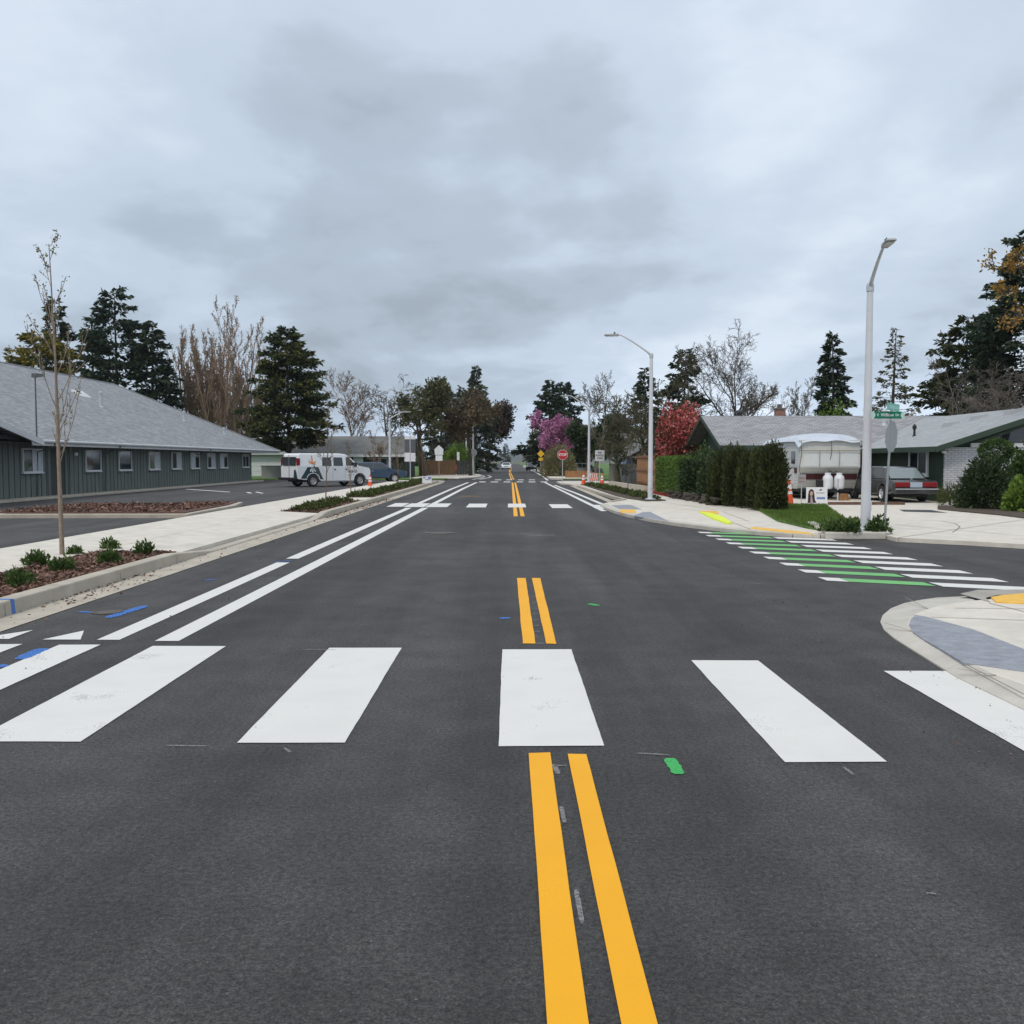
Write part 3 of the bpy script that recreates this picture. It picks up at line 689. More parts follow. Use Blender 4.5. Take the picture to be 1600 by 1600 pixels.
# gabled front wing nearer the street corner
wg = MB()
gp_y, gp_h, gr = 31.0, 3.75, 37.55
wg.quad((ex + .5, gr, eh - .02), (ex + .5, gp_y, gp_h), (-7, gp_y, gp_h), (-5, gr, eh - .02))
wg.quad((ex + .5, gp_y, gp_h), (ex + .5, 24.4, eh - .02), (-5, 24.4, eh - .02), (-7, gp_y, gp_h))
wg.build('wing_roof', SH_L, bld)
MB().hexa([(ex + .46, gr, eh - .22), (ex + .52, gr, eh - .22), (ex + .52, gp_y, gp_h - .2), (ex + .46, gp_y, gp_h - .2),
           (ex + .46, gr, eh), (ex + .52, gr, eh), (ex + .52, gp_y, gp_h + .02), (ex + .46, gp_y, gp_h + .02)]).build('fascia', FASCIA, bld)
MB().add([(-.03, 37.3, 2.4), (-.03, 24.7, 2.4), (-.03, 31, 3.6)], [(0, 1, 2)]).build('gable_wall', BOARD, bld)
# things that stand on the roof
def roof_z(dx): return eh + (ex - dx) / (ex - rx) * (rh - eh)
for dx, yy, r_, h_ in ((-4.2, 55.6, .10, .8), (-3.6, 68.0, .09, .6), (-1.8, 71.5, .07, .4)):
    MB().lathe([(r_ * 1.8, 0), (r_ * 1.6, .06), (r_, .10), (r_, h_), (r_ * 1.4, h_ + .01), (r_ * 1.4, h_ + .12), (0, h_ + .16)], 10).build('vent_pipe', GALV, roof, loc=(dx, yy, roof_z(dx) - .06))
v_ = MB().hexa([(-.4, -.8, 0), (.4, -.8, -.40), (.4, .8, -.40), (-.4, .8, 0), (-.3, -.7, .25), (.35, -.7, -.2), (.35, .7, -.2), (-.3, .7, .25)]).build('skylight', WHITE_T, roof, loc=(-5.9, 57.0, roof_z(-5.9) + .02))
lm = thing('roof_floodlight', 'thin pole floodlight rising from the eave of the gray roof', 'lamp', (-19.6 + .45, 38.6, roof_z(.45) - .02))
MB().tube([(0, 0, 0), (0, 0, 2.45)], [.035, .028], 8).build('pole', mat('lamp_dark', (.10, .105, .11), .6), lm)
MB().hexa([(-.12, -.1, 2.42), (.12, -.1, 2.42), (.12, .55, 2.52), (-.12, .55, 2.52), (-.10, -.1, 2.60), (.10, -.1, 2.60), (.10, .5, 2.62), (-.10, .5, 2.62)]).build('lamp_head', MATS['lamp_dark'], lm, bevel=.02)
MB().box(-.12, .12, -.12, .12, -.05, .03).build('base_plate', GALV, lm)

def gable_house(name, label, x0, x1, y0, y1, eave, ridge, wall_m, roof_m, over=.5, axis='x', fas=None, base=.05):
    """plain house box, its origin at (x0,y0); ridge along AXIS"""
    h = thing(name, label, 'house', (x0, y0, 0)); W, D = x1 - x0, y1 - y0
    if axis == 'x':
        MB().add([(0, 0, base), (W, 0, base), (W, D, base), (0, D, base), (0, 0, eave), (W, 0, eave), (W, D, eave), (0, D, eave), (0, D / 2, ridge - .12), (W, D / 2, ridge - .12)],
                 [(0, 1, 5, 4), (1, 2, 6, 9, 5), (2, 3, 7, 6), (3, 0, 4, 8, 7)]).build('wall', wall_m, h)
        s = (ridge - eave) / (D / 2); ez = eave - s * over
        P_ = lambda t: [(-over, -over, ez + t), (W + over, -over, ez + t), (W + over, D / 2, ridge + t), (-over, D / 2, ridge + t), (W + over, D + over, ez + t), (-over, D + over, ez + t)]
        a, b_ = P_(.0), P_(.14)
        mb = MB().add(a + b_, [(6, 7, 8, 9), (9, 8, 10, 11), (3, 2, 1, 0), (5, 4, 2, 3), (0, 1, 7, 6), (4, 5, 11, 10), (1, 2, 8, 7), (2, 4, 10, 8), (3, 0, 6, 9), (5, 3, 9, 11)])
    else:
        MB().add([(0, 0, base), (W, 0, base), (W, D, base), (0, D, base), (0, 0, eave), (W, 0, eave), (W, D, eave), (0, D, eave), (W / 2, 0, ridge - .12), (W / 2, D, ridge - .12)],
                 [(0, 1, 5, 8, 4), (1, 2, 6, 5), (2, 3, 7, 9, 6), (3, 0, 4, 7)]).build('wall', wall_m, h)
        s = (ridge - eave) / (W / 2); ez = eave - s * over
        P_ = lambda t: [(-over, -over, ez + t), (-over, D + over, ez + t), (W / 2, D + over, ridge + t), (W / 2, -over, ridge + t), (W + over, D + over, ez + t), (W + over, -over, ez + t)]
        a, b_ = P_(.0), P_(.14)
        mb = MB().add(a + b_, [(6, 9, 8, 7), (9, 11, 10, 8), (0, 1, 2, 3), (3, 2, 4, 5), (0, 6, 7, 1), (4, 10, 11, 5), (0, 3, 9, 6), (3, 5, 11, 9), (1, 7, 8, 2), (2, 8, 10, 4)])
    r = mb.build('roof', roof_m, h)
    if fas:
        f = MB()
        if axis == 'x': f.box(-over, W + over, -over - .03, -over - .003, ez - .06, ez + .17)
        else: f.box(-over - .03, -over - .003, -over, D + over, ez - .06, ez + .17)
        f.build('fascia', fas, h)
    return h, r

# ---- white garage and the long house beyond the parking lot
h2, _ = gable_house('garage', 'small white garage with gray roof behind the end of the long building', -28.5, -22.0, 96, 104, 2.5, 3.9, WHITE_W, SH_D, .5, 'x', FASCIA)
gd = MB().box(2.3, 5.6, -.03, -.003, .1, 2.1).build('garage_door', mat('garage_white', (.68, .70, .72), .6, .04, 2), h2)
for k in range(1, 4): MB().box(2.3, 5.6, -.036, -.031, .1 + k * .5 - .01, .1 + k * .5 + .01).build('panel_joint', mat('joint_grey', (.35, .36, .37), .8), gd)
h3, _ = gable_house('ranch_house', 'long dark walled house with gray roof behind the parked van', -20.0, -9.6, 88, 97, 2.25, 3.9, mat('dark_green_wall', (.03, .042, .032), .9, .2, 2), SH_D, .5, 'x', FASCIA)
for k, xx in enumerate((1.4, 4.2, 8.1)): window(h3, (xx, -.02, .95), 0, 1.3, .95, (1, 0, 1)[k])
MB().box(5.6, 6.5, -.04, -.003, .1, 2.0).build('door', WHITE_T, h3)
wall_st = thing('garden_wall', 'pale rendered garden wall between the white garage and the van', 'wall', (-19.2, 86.0, 0))
MB().box(-3.2, 0, -.1, .1, .0, 1.15).box(-3.3, .05, -.15, .15, 1.15, 1.22).build('wall', mat('grey_render', (.30, .30, .29), .9, .15, 2), wall_st)

# ---- green house on the right: main block, ridge across
gh = thing('green_house', 'green house with gray shingle roof, white brick end and driveway behind the camper trailer', 'house', (10.4, 44.4, 0))
W, D, ea, ri = 17.0, 7.6, 2.45, 3.80
MB().add([(0, 0, .05), (W, 0, .05), (W, D, .05), (0, D, .05), (0, 0, ea), (W, 0, ea), (W, D, ea), (0, D, ea), (0, D / 2, ri - .1), (W, D / 2, ri - .1)],
         [(0, 1, 5, 4), (1, 2, 6, 9, 5), (2, 3, 7, 6), (3, 0, 4, 8, 7)]).build('wall', GREEN_W, gh)
ov = .65; s = (ri - ea) / (D / 2); ez = ea - s * ov
def slab_roof(a, t): b_ = [(x, y, z + t) for x, y, z in a]; return a + b_
a = [(-ov, -ov, ez), (W, -ov, ez), (W, D / 2, ri), (-ov, D / 2, ri), (W, D + ov, ez), (-ov, D + ov, ez)]
RF = [(6, 7, 8, 9), (9, 8, 10, 11), (3, 2, 1, 0), (5, 4, 2, 3), (0, 1, 7, 6), (4, 5, 11, 10), (1, 2, 8, 7), (2, 4, 10, 8), (3, 0, 6, 9), (5, 3, 9, 11)]
roof_m = MB().add(slab_roof(a, .13), RF).build('roof', SH_X, gh)
MB().box(-ov, 6.2, -ov - .035, -ov - .004, ez - .08, ez + .14).build('fascia', GREEN_F, gh)
for sgn in (0, 1):                               # barge boards on the gable towards the street
    y_e = -ov if sgn == 0 else D + ov
    MB().hexa([(-ov - .035, y_e, ez - .06), (-ov - .004, y_e, ez - .06), (-ov - .004, D / 2, ri - .05), (-ov - .035, D / 2, ri - .05),
               (-ov - .035, y_e, ez + .14), (-ov - .004, y_e, ez + .14), (-ov - .004, D / 2, ri + .14), (-ov - .035, D / 2, ri + .14)]).build('barge_board', GREEN_F, gh)
# carport front: black panel painted as the shade inside, with posts
MB().box(3.9, 6.0, -.03, -.004, .1, 2.15).build('carport_shade_panel', BLACK, gh)
for xx in (3.85, 4.9, 5.9): MB().box(xx - .05, xx + .05, -.10, -.035, .08, 2.2).build('post', mat('post_brown', (.22, .17, .13), .8), gh)
MB().box(4.1, 4.8, -.5, -.05, .85, 1.25).build('shelf_box', mat('cardboard', (.38, .25, .15), .9), gh)
# wing towards the side street, ridge along the street
wx0, wx1, wy0, wy1 = 6.1, 15.1, -8.4, 3.8
w_e, w_r = 2.22, 3.68; wm = (wx0 + wx1) / 2
MB().add([(wx0, wy0, .05), (wx1, wy0, .05), (wx1, wy1, .05), (wx0, wy1, .05), (wx0, wy0, w_e), (wx1, wy0, w_e), (wx1, wy1, w_e), (wx0, wy1, w_e), (wm, wy0, w_r - .1), (wm, wy1, w_r - .1)],
         [(1, 2, 6, 5), (2, 3, 7, 9, 6), (3, 0, 4, 7), (0, 1, 5, 8, 4)]).build('wing_wall', GREEN_W, gh)
ow = .5; sw = (w_r - w_e) / (wm - wx0); wz = w_e - sw * ow
a = [(wx0 - ow, wy0 - ow, wz), (wx0 - ow, wy1, wz), (wm, wy1, w_r), (wm, wy0 - ow, w_r), (wx1 + ow, wy1, wz), (wx1 + ow, wy0 - ow, wz)]
wroof = MB().add(slab_roof(a, .12), [(6, 9, 8, 7), (9, 11, 10, 8), (0, 1, 2, 3), (3, 2, 4, 5), (0, 6, 7, 1), (4, 10, 11, 5), (0, 3, 9, 6), (3, 5, 11, 9), (1, 7, 8, 2), (2, 8, 10, 4)]).build('wing_roof', SH_W, gh)
for xa, za, xb, zb in ((wx0 - ow, wz, wm, w_r), (wm, w_r, wx1 + ow, wz)):
    MB().hexa([(xa, wy0 - ow - .04, za - .09), (xb, wy0 - ow - .04, zb - .09), (xb, wy0 - ow - .004, zb - .09), (xa, wy0 - ow - .004, za - .09),
               (xa, wy0 - ow - .04, za + .13), (xb, wy0 - ow - .04, zb + .13), (xb, wy0 - ow - .004, zb + .13), (xa, wy0 - ow - .004, za + .13)]).build('barge_board', GREEN_F, gh)
MB().box(wx0 - ow - .035, wx0 - ow - .004, wy0 - ow, -ov, wz - .07, wz + .13).build('fascia', GREEN_F, gh)
MB().box(wx0 - ow, wx0 - .01, wy0 - ow + .01, -.05, wz - .03, wz - .005).build('soffit', mat('dark_soffit', (.03, .035, .03), .9), gh)
MB().box(wx0 + .02, wx1, wy0 - .10, wy0 - .004, .05, 2.16).build('brick_wall', BRICK_W, gh, bevel=.01)
MB().box(wx0 + 1.0, wx1, wy0 - .14, wy0 - .02, 2.165, 2.32).build('beam', WHITE_T, gh)
tw = MB().add([(wx0 + 1.45, wy0 - .03, 2.34), (wx0 + 3.15, wy0 - .03, 2.34), (wx0 + 3.15, wy0 - .03, 2.98)], [(0, 1, 2)]).build('gable_window', GLASS, gh)
MB().box(wx0 + 3.16, wx0 + 3.42, wy0 - .06, wy0 - .01, 2.33, 3.15).build('frame', WHITE_T, tw)
MB().hexa([(wx0 + 1.1, wy0 - .05, 2.325), (wx0 + 1.45, wy0 - .05, 2.325), (wx0 + 3.16, wy0 - .05, 2.98), (wx0 + 3.16, wy0 - .05, 3.08)] + [(wx0 + 1.1, wy0 - .01, 2.325), (wx0 + 1.45, wy0 - .01, 2.325), (wx0 + 3.16, wy0 - .01, 2.98), (wx0 + 3.16, wy0 - .01, 3.08)]).build('frame', MATS['fascia_green'], tw)
tw2 = MB().add([(wx0 + 3.44, wy0 - .03, 2.34), (wx0 + 4.4, wy0 - .03, 2.34), (wx0 + 4.4, wy0 - .03, 3.4), (wx0 + 3.44, wy0 - .03, 3.1)], [(0, 1, 2, 3)]).build('gable_panel', GREEN_W, gh)
window(gh, (wx0 - .045, -6.35, 1.06), -PI / 2, 1.75, 1.02, 1, WHITE_R, .11)
MB().tube([(wx0 - .1, wy0 - .2, 2.0), (wx0 - .1, wy0 - .36, 1.98)], .06, 8).build('floodlight', WHITE_R, gh)
# roof furniture
def main_z(y): return ez + .13 + (y + ov) * s
def vent(dx, dy, z, r_, h_, m, par=roof_m, name='vent_pipe'):
    return MB().lathe([(r_ * 2, -.08), (r_ * 1.6, .03), (r_, .06), (r_, h_), (r_ * 1.7, h_), (r_ * 1.8, h_ + .13), (r_ * .6, h_ + .22), (0, h_ + .23)], 10).build(name, m, par, loc=(dx, dy, z))
vent(7.5, 3.2, main_z(3.2), .10, .42, WHITE_R); vent(8.1, 2.4, main_z(2.4), .08, .55, GALV)
def wing_z(x): return wz + .12 + (x - wx0 + ow) * sw
for xx, yy in ((wm - 1.9, -3.4), (wm - 1.1, -4.2), (wm - .7, -6.2)):
    MB().hexa([(-.3, -.3, -.12), (.3, -.3, .05), (.3, .3, .05), (-.3, .3, -.12), (-.22, -.25, .10), (.25, -.25, .17), (.25, .25, .17), (-.22, .25, .10)]).build('roof_vent', mat('vent_grey', (.36, .37, .38), .7), wroof, loc=(xx, yy, wing_z(xx)))
vent(wx0 + 1.2, -3.0, wing_z(wx0 + 1.2), .05, .3, BLACK, wroof)
ch = MB().box(-.22, .22, -.2, .2, -.4, .42).build('chimney', CHIM, roof_m, loc=(3.5, 4.4, ri + .05))
MB().box(-.27, .27, -.25, .25, .42, .5).box(-.1, .1, -.1, .1, .5, .7).build('chimney_cap', mat('chimney_cap', (.14, .12, .11), .9), ch)
MB().lathe([(.16, -.2), (.16, .15), (.25, .16), (.25, .26), (0, .34)], 10).build('turbine_vent', mat('dark_vent', (.06, .06, .06), .7), roof_m, loc=(1.35, 4.0, ri + .12))

# ---- blue house and grey fence farther down the right side
h4, _ = gable_house('blue_house', 'pale blue house with gray roof behind the spreading bare tree', 8.2, 14.5, 66.0, 72.6, 2.1, 3.5, BLUE_W, SH_D, .4, 'x', FASCIA)
window(h4, (.9, -.02, 1.1), 0, 1.1, .7, 1)
MB().box(2.0, 3.2, -.04, -.004, .1, 2.0).build('door', BLACK, h4)

def board_fence(name, label, pts, h, m, bw=.14, gap=.012, th=.022, posts=True, rail=True, cat='fence', z0=.08, group=None):
    a = Vector(pts[0]); f = thing(name, label, cat, (a.x, a.y, 0), group=group)
    mesh_b = MB().box(0, bw - gap, -th / 2, th / 2, z0, h).mesh('fence_board'); mesh_b.materials.append(m)
    for p, q in zip(pts, pts[1:]):
        p, q = Vector(p), Vector(q); d = q - p; L_ = d.length; ang = math.atan2(d.y, d.x); n_ = int(L_ / bw)
        for k in range(n_):
            o = link('fence_board', mesh_b, None, f, loc=((p - a).x + d.x * k / n_, (p - a).y + d.y * k / n_, rs.uniform(-.012, .012)), rot=(0, 0, ang))
        if rail:
            for zz in (h * .2, h * .8):
                MB().box(0, L_, th / 2 + .002, th / 2 + .05, zz, zz + .08).build('rail', m, f, loc=((p - a).x, (p - a).y, 0), rot=(0, 0, ang))
    return f
# fences: cedar by the lime hedge, brown one behind the left signs, grey one by the blue house
fc = board_fence('cedar_fence', 'tall cedar board fence panel standing beside the clipped lime green hedge', [(7.2, 53.2), (7.25, 46.9)], 1.78, WOOD, .21)
MB().box(-.06, .11, -6.4, .1, 1.80, 1.93).build('top_rail', mat('cedar_dark', (.20, .085, .035), .8, .2, 5), fc)
for yy in (.05, -2.1, -4.2, -6.35): MB().box(.03, .13, yy - .05, yy + .05, .05, 1.95).build('post', MATS['cedar_dark'], fc)
for zz in (.45, 1.1): MB().box(-.055, -.016, -6.3, 0, zz, zz + .09).build('rail', MATS['cedar_dark'], fc)
board_fence('brown_fence', 'brown wooden fence behind the tall trunk and the signs across the side street', [(-9.3, 98), (-5.6, 100.5)], 1.75, mat('brown_boards', (.17, .095, .05), .9, .25, 5), .28)
board_fence('dark_fence', 'dark gray fence panel continuing the brown wooden fence', [(-5.5, 100.6), (-4.4, 101.2)], 1.7, mat('dark_boards', (.06, .06, .065), .9, .2, 5), .28)
board_fence('grey_fence', 'weathered gray board fence in front of the pale blue house', [(6.9, 65.3), (8.9, 64.4)], 1.45, WOOD_OLD, .2)
board_fence('low_cedar_fence', 'low orange brown fence behind the traffic cones and stop sign', [(5.1, 85.6), (7.5, 85.2)], .75, WOOD, .2, z0=.1)

# ================================================================== TREES, HEDGES, SHRUBS
BARK = mat('bark_brown', (.085, .066, .05), .95, .35, 12, .6, 30)
BARK_G = mat('bark_mossy', (.075, .07, .04), .95, .4, 9, .6, 25)
BARK_P = mat('bark_pale', (.27, .21, .16), .9, .25, 14, .4, 40)
TWIG_T = mat('twig_tan', (.19, .125, .085), .9, .3, 2)
TWIG_G = mat('twig_grey', (.13, .11, .09), .9, .3, 2)
TWIG_O = mat('twig_olive', (.115, .10, .05), .9, .35, 2)
F_FIR = foliage_mat('fir_needles', [(.016, .030, .018), (.032, .054, .030), (.062, .088, .044)])
F_FIRG = foliage_mat('fir_grey_needles', [(.036, .052, .036), (.062, .082, .052), (.105, .12, .072)])
F_CEDAR = foliage_mat('cedar_sprays', [(.020, .036, .016), (.045, .066, .024), (.15, .15, .04)])
F_GOLD = foliage_mat('golden_sprays', [(.05, .065, .014), (.14, .13, .02), (.32, .24, .03)])
F_PURP = foliage_mat('purple_leaves', [(.035, .022, .02), (.065, .042, .034), (.085, .068, .048)])
F_BROWN = foliage_mat('brown_twigs', [(.08, .065, .04), (.15, .11, .065), (.21, .16, .09)])
F_POP = foliage_mat('poplar_catkins', [(.20, .13, .085), (.30, .20, .13), (.36, .25, .16)])
TWIG_P = mat('twig_poplar', (.29, .205, .145), .9, .3, 2)
F_MAG = foliage_mat('magenta_blossom', [(.34, .11, .24), (.55, .22, .40), (.68, .36, .54)])
F_RHO = foliage_mat('red_blossom', [(.04, .055, .018), (.16, .07, .035), (.48, .08, .075), (.64, .18, .18), (.72, .32, .27)])
F_TAN = foliage_mat('straw_twigs', [(.20, .18, .09), (.30, .26, .14), (.24, .24, .10)])
F_LIME = foliage_mat('lime_leaves', [(.07, .13, .02), (.13, .22, .03), (.20, .29, .05)])
F_HEDGE = foliage_mat('hedge_leaves', [(.06, .12, .02), (.11, .19, .035), (.15, .24, .05)])
F_ARB = foliage_mat('arborvitae_sprays', [(.026, .036, .012), (.048, .062, .02), (.085, .098, .03)])
F_SHRUB = foliage_mat('shrub_leaves', [(.035, .065, .018), (.065, .115, .03), (.12, .18, .05)])
F_DARK = foliage_mat('dark_leaves', [(.022, .04, .016), (.042, .07, .026), (.08, .11, .045)])
F_BED = foliage_mat('bed_shrub_leaves', [(.05, .075, .02), (.085, .11, .03), (.12, .14, .045)])
F_OAK = foliage_mat('orange_leaves', [(.22, .11, .02), (.36, .19, .03), (.42, .26, .06), (.16, .13, .03)])
F_BUD = foliage_mat('buds', [(.14, .11, .05), (.20, .17, .07), (.16, .17, .06)])
F_OLIVE = foliage_mat('olive_leaves', [(.06, .065, .028), (.105, .105, .045), (.16, .15, .07)])
F_GRASS = foliage_mat('grass_blades', [(.07, .12, .022), (.115, .19, .035), (.18, .25, .06)], trans=.35)
CHIPS = foliage_mat('bark_chips', [(.075, .038, .028), (.17, .092, .068), (.30, .185, .14)], trans=0)

def seg_mesh(name, segs, n=5):
    """tapered tubes from rows (p0, p1, r0, r1)"""
    A = np.array([[*s[0], *s[1], s[2], s[3]] for s in segs], np.float64)
    p0, p1, r0, r1 = A[:, :3], A[:, 3:6], A[:, 6], A[:, 7]
    d = p1 - p0; d /= (np.linalg.norm(d, axis=1, keepdims=True) + 1e-9)
    ref = np.where(np.abs(d[:, 2:3]) < .9, np.array([[0, 0, 1.]]), np.array([[1., 0, 0]]))
    a = np.cross(d, ref); a /= (np.linalg.norm(a, axis=1, keepdims=True) + 1e-9); c = np.cross(d, a)
    t = np.arange(n) * 2 * PI / n
    ring = a[:, None, :] * np.cos(t)[None, :, None] + c[:, None, :] * np.sin(t)[None, :, None]
    v0 = p0[:, None, :] + ring * r0[:, None, None]; v1 = (p1 + d * (r1 * .3)[:, None])[:, None, :] + ring * r1[:, None, None]
    V_ = np.concatenate([v0, v1], 1).reshape(-1, 3)
    k = np.arange(n); f = np.stack([k, (k + 1) % n, n + (k + 1) % n, n + k], 1)
    F = (np.arange(len(A)) * 2 * n)[:, None, None] + f[None]
    return np_mesh(name, V_, F.reshape(-1, 4))

def leaf_mesh(name, P_, D_, L_, W_, rng):
    """one rhombic leaf per point: base P, direction D, length L, width W"""
    P_ = np.asarray(P_, np.float64); D_ = np.asarray(D_, np.float64); m = len(P_)
    D_ = D_ / (np.linalg.norm(D_, axis=1, keepdims=True) + 1e-9)
    q = rng.normal(size=(m, 3)); s = np.cross(D_, q); s /= (np.linalg.norm(s, axis=1, keepdims=True) + 1e-9)
    L_ = np.broadcast_to(L_, (m,))[:, None]; W_ = np.broadcast_to(W_, (m,))[:, None]
    mid = P_ + D_ * L_ * .45
    nrm = np.cross(D_, s); bend = nrm * L_ * .12
    V_ = np.stack([P_, mid + s * W_ * .5 + bend, P_ + D_ * L_, mid - s * W_ * .5 + bend], 1).reshape(-1, 3)
    F = np.arange(m * 4).reshape(-1, 4)
    return np_mesh(name, V_, F)

def rnd_dir(rng, n):
    q = rng.normal(size=(n, 3)); return q / np.linalg.norm(q, axis=1, keepdims=True)

def conifer_meshes(seed, H, Rm, bare=.06, droop=.25, dens=1.0, spray=.42, pw=.8, sparse=0.0, trunk_r=None, up=0.0, round_top=0.0):
    """trunk and limbs, and the sprays that hang along the limbs"""
    rg = random.Random(seed); rng = np.random.default_rng(seed); segs = []; tr = trunk_r or H * .013 + .05
    lean = (rg.uniform(-.02, .02), rg.uniform(-.02, .02)); npt = 12
    tp = [(lean[0] * H * t * t, lean[1] * H * t * t, H * t) for t in [i / npt for i in range(npt + 1)]]
    for i in range(npt): segs.append((tp[i], tp[i + 1], tr * (1 - i / npt) + .02, tr * (1 - (i + 1) / npt) + .015))
    P_, D_ = [], []
    nb = int(H * 7.5 * dens) + 24
    for k in range(nb):
        t = bare + (1 - bare) * (k + rg.random()) / nb
        if rg.random() < sparse * .5: continue
        prof = (1 - t) ** pw * (1 - round_top) + round_top * math.sqrt(max(0, 1 - ((t - .4) / .62) ** 2)) if t < 1 else 0
        prof *= min(1, .55 + (t - bare) * 3)
        Lb = max(.25, Rm * prof * rg.uniform(.62, 1.12)); az = rg.uniform(0, 2 * PI)
        z0 = H * t; b0 = np.array([lean[0] * H * t * t, lean[1] * H * t * t, z0]); u = np.array([math.cos(az), math.sin(az), 0])
        ns = 4; pts = [b0]
        for i in range(1, ns + 1):
            q = i / ns; pts.append(b0 + u * Lb * q + np.array([0, 0, (up * q - droop * (q ** 1.6)) * Lb * (1 - .6 * t) + .25 * Lb * t * q]))
        for i in range(ns): segs.append((pts[i], pts[i + 1], max(.012, tr * .22 * (1 - t) * (1 - i / ns) + .012), .012))
        m = int(max(6, Lb * 24 * dens * (1 - .35 * sparse)))
        q = rng.uniform(.18 if sparse < .3 else .35, 1.02, m) ** .8
        side = np.array([-u[1], u[0], 0])
        base = np.stack([np.interp(q * ns, range(ns + 1), [p[c] for p in pts]) for c in range(3)], 1)
        wid = (Lb * .26) * (1.05 - q) + .10
        off = rng.uniform(-1, 1, m)
        base = base + side * (off * wid)[:, None] + np.array([0, 0, 1.]) * (rng.normal(0, .05 * Lb ** .5, m) - np.abs(off) * .08 * Lb ** .5)[:, None]
        d = u[None] * rng.uniform(.4, 1, (m, 1)) + side[None] * (off * 1.0)[:, None] + np.array([0, 0, -1.]) * rng.uniform(-.25, .65, (m, 1)) + rng.normal(0, .25, (m, 3))
        P_.append(base); D_.append(d)
    P_ = np.concatenate(P_); D_ = np.concatenate(D_)
    L_ = rng.uniform(.5, 1.3, len(P_)) * spray * .74
    return seg_mesh('trunk', segs, 6), leaf_mesh('crown', P_, D_, L_, L_ * rng.uniform(.30, .5, len(P_)), rng)

def add_tree(name, label, loc, meshes, bark, leaf, rotz=0, group=None, cat='tree', scale=None, crown='crown'):
    t = thing(name, label, cat, loc, rotz, group)
    link('trunk', meshes[0], bark, t, smooth=True)
    if len(meshes) > 1 and meshes[1] is not None: link(crown, meshes[1], leaf, t)
    if scale: t.scale = scale if isinstance(scale, tuple) else (scale,) * 3
    return t

def grow(rg, p, d, L_, r_, lev, S, segs, tips):
    """one branch and what grows from it; S holds the habit per level"""
    ks = S['k'][lev]; stp = L_ / ks; p = Vector(p); d = Vector(d).normalized(); path = [(p.copy(), d.copy(), r_)]
    for i in range(ks):
        d = (d + Vector((rg.gauss(0, 1), rg.gauss(0, 1), rg.gauss(0, 1))) * S['wob'][lev] + Vector((0, 0, S['up'][lev]))).normalized()
        q = p + d * stp; ra = r_ * (1 - S.get('taper', .75) * i / ks); rb = r_ * (1 - S.get('taper', .75) * (i + 1) / ks)
        segs[min(lev, 1) if S.get('split') else 0].append((tuple(p), tuple(q), max(ra, S['rmin']), max(rb, S['rmin'])))
        p = q; path.append((p.copy(), d.copy(), rb))
    if lev + 1 < len(S['k']):
        n_ = S['n'][lev]; n_ = max(1, int(n_ * rg.uniform(.8, 1.2) + .5))
        for c in range(n_):
            t = S['start'][lev] + (1 - S['start'][lev]) * (c + rg.random() * .9) / n_
            x = min(t, .999) * ks; i = int(x); f = x - i
            bp = path[i][0].lerp(path[i + 1][0], f); bd = path[i + 1][1]; br = path[i][2] * (1 - f) + path[i + 1][2] * f
            ax = bd.cross(Vector((rg.gauss(0, 1), rg.gauss(0, 1), rg.gauss(0, 1)))).normalized()
            nd = Matrix.Rotation(R(rg.gauss(S['ang'][lev], S['ang'][lev] * .18)), 3, ax) @ bd
            if 'flat' in S: nd.z *= S['flat']
            grow(rg, bp, nd, L_ * S['len'][lev] * rg.uniform(.7, 1.2) * (1 - S.get('lt', .35) * t), max(br * S.get('rr', .62), S['rmin']), lev + 1, S, segs, tips)
    else:
        tips += [(path[k][0].copy(), path[k][1].copy()) for k in range(1, len(path))]
HAB = dict(k=(7, 6, 5, 4, 3), n=(9, 7, 6, 5), wob=(.07, .12, .16, .18, .2), up=(.05, .05, .06, .05, .03), ang=(48, 42, 42, 40), len=(.62, .55, .5, .45), start=(.28, .2, .2, .2), rmin=.009)
def bare_meshes(seed, H, r_, S=None, d=(0, 0, 1), leaf_n=0, leaf=.2, stems=1, spread=0, **kw):
    S = {**HAB, **(S or {}), **kw}; rg = random.Random(seed); rng = np.random.default_rng(seed); segs = [[], []]; tips = []
    for s_ in range(stems):
        az = 2 * PI * s_ / stems + rg.uniform(-.3, .3); dd = Vector(d) + Vector((math.cos(az), math.sin(az), 0)) * spread * rg.uniform(.5, 1.1) if stems > 1 else Vector(d)
        grow(rg, (math.cos(az) * r_ * .8 * (stems > 1), math.sin(az) * r_ * .8 * (stems > 1), -.05), dd, H * (rg.uniform(.85, 1.05) if stems > 1 else 1), r_, 0, S, segs, tips)
    tm = seg_mesh('trunk', segs[0] + segs[1], 5); lm_ = None
    if leaf_n:
        tp = np.array([t[0] for t in tips]); td = np.array([t[1] for t in tips]); idx = rng.integers(0, len(tp), leaf_n)
        P_ = tp[idx] + rng.normal(0, leaf * .6, (leaf_n, 3)); D_ = td[idx] + rng.normal(0, .9, (leaf_n, 3))
        L_ = rng.uniform(.6, 1.3, leaf_n) * leaf; lm_ = leaf_mesh('crown', P_, D_, L_, L_ * .55, rng)
    return tm, lm_

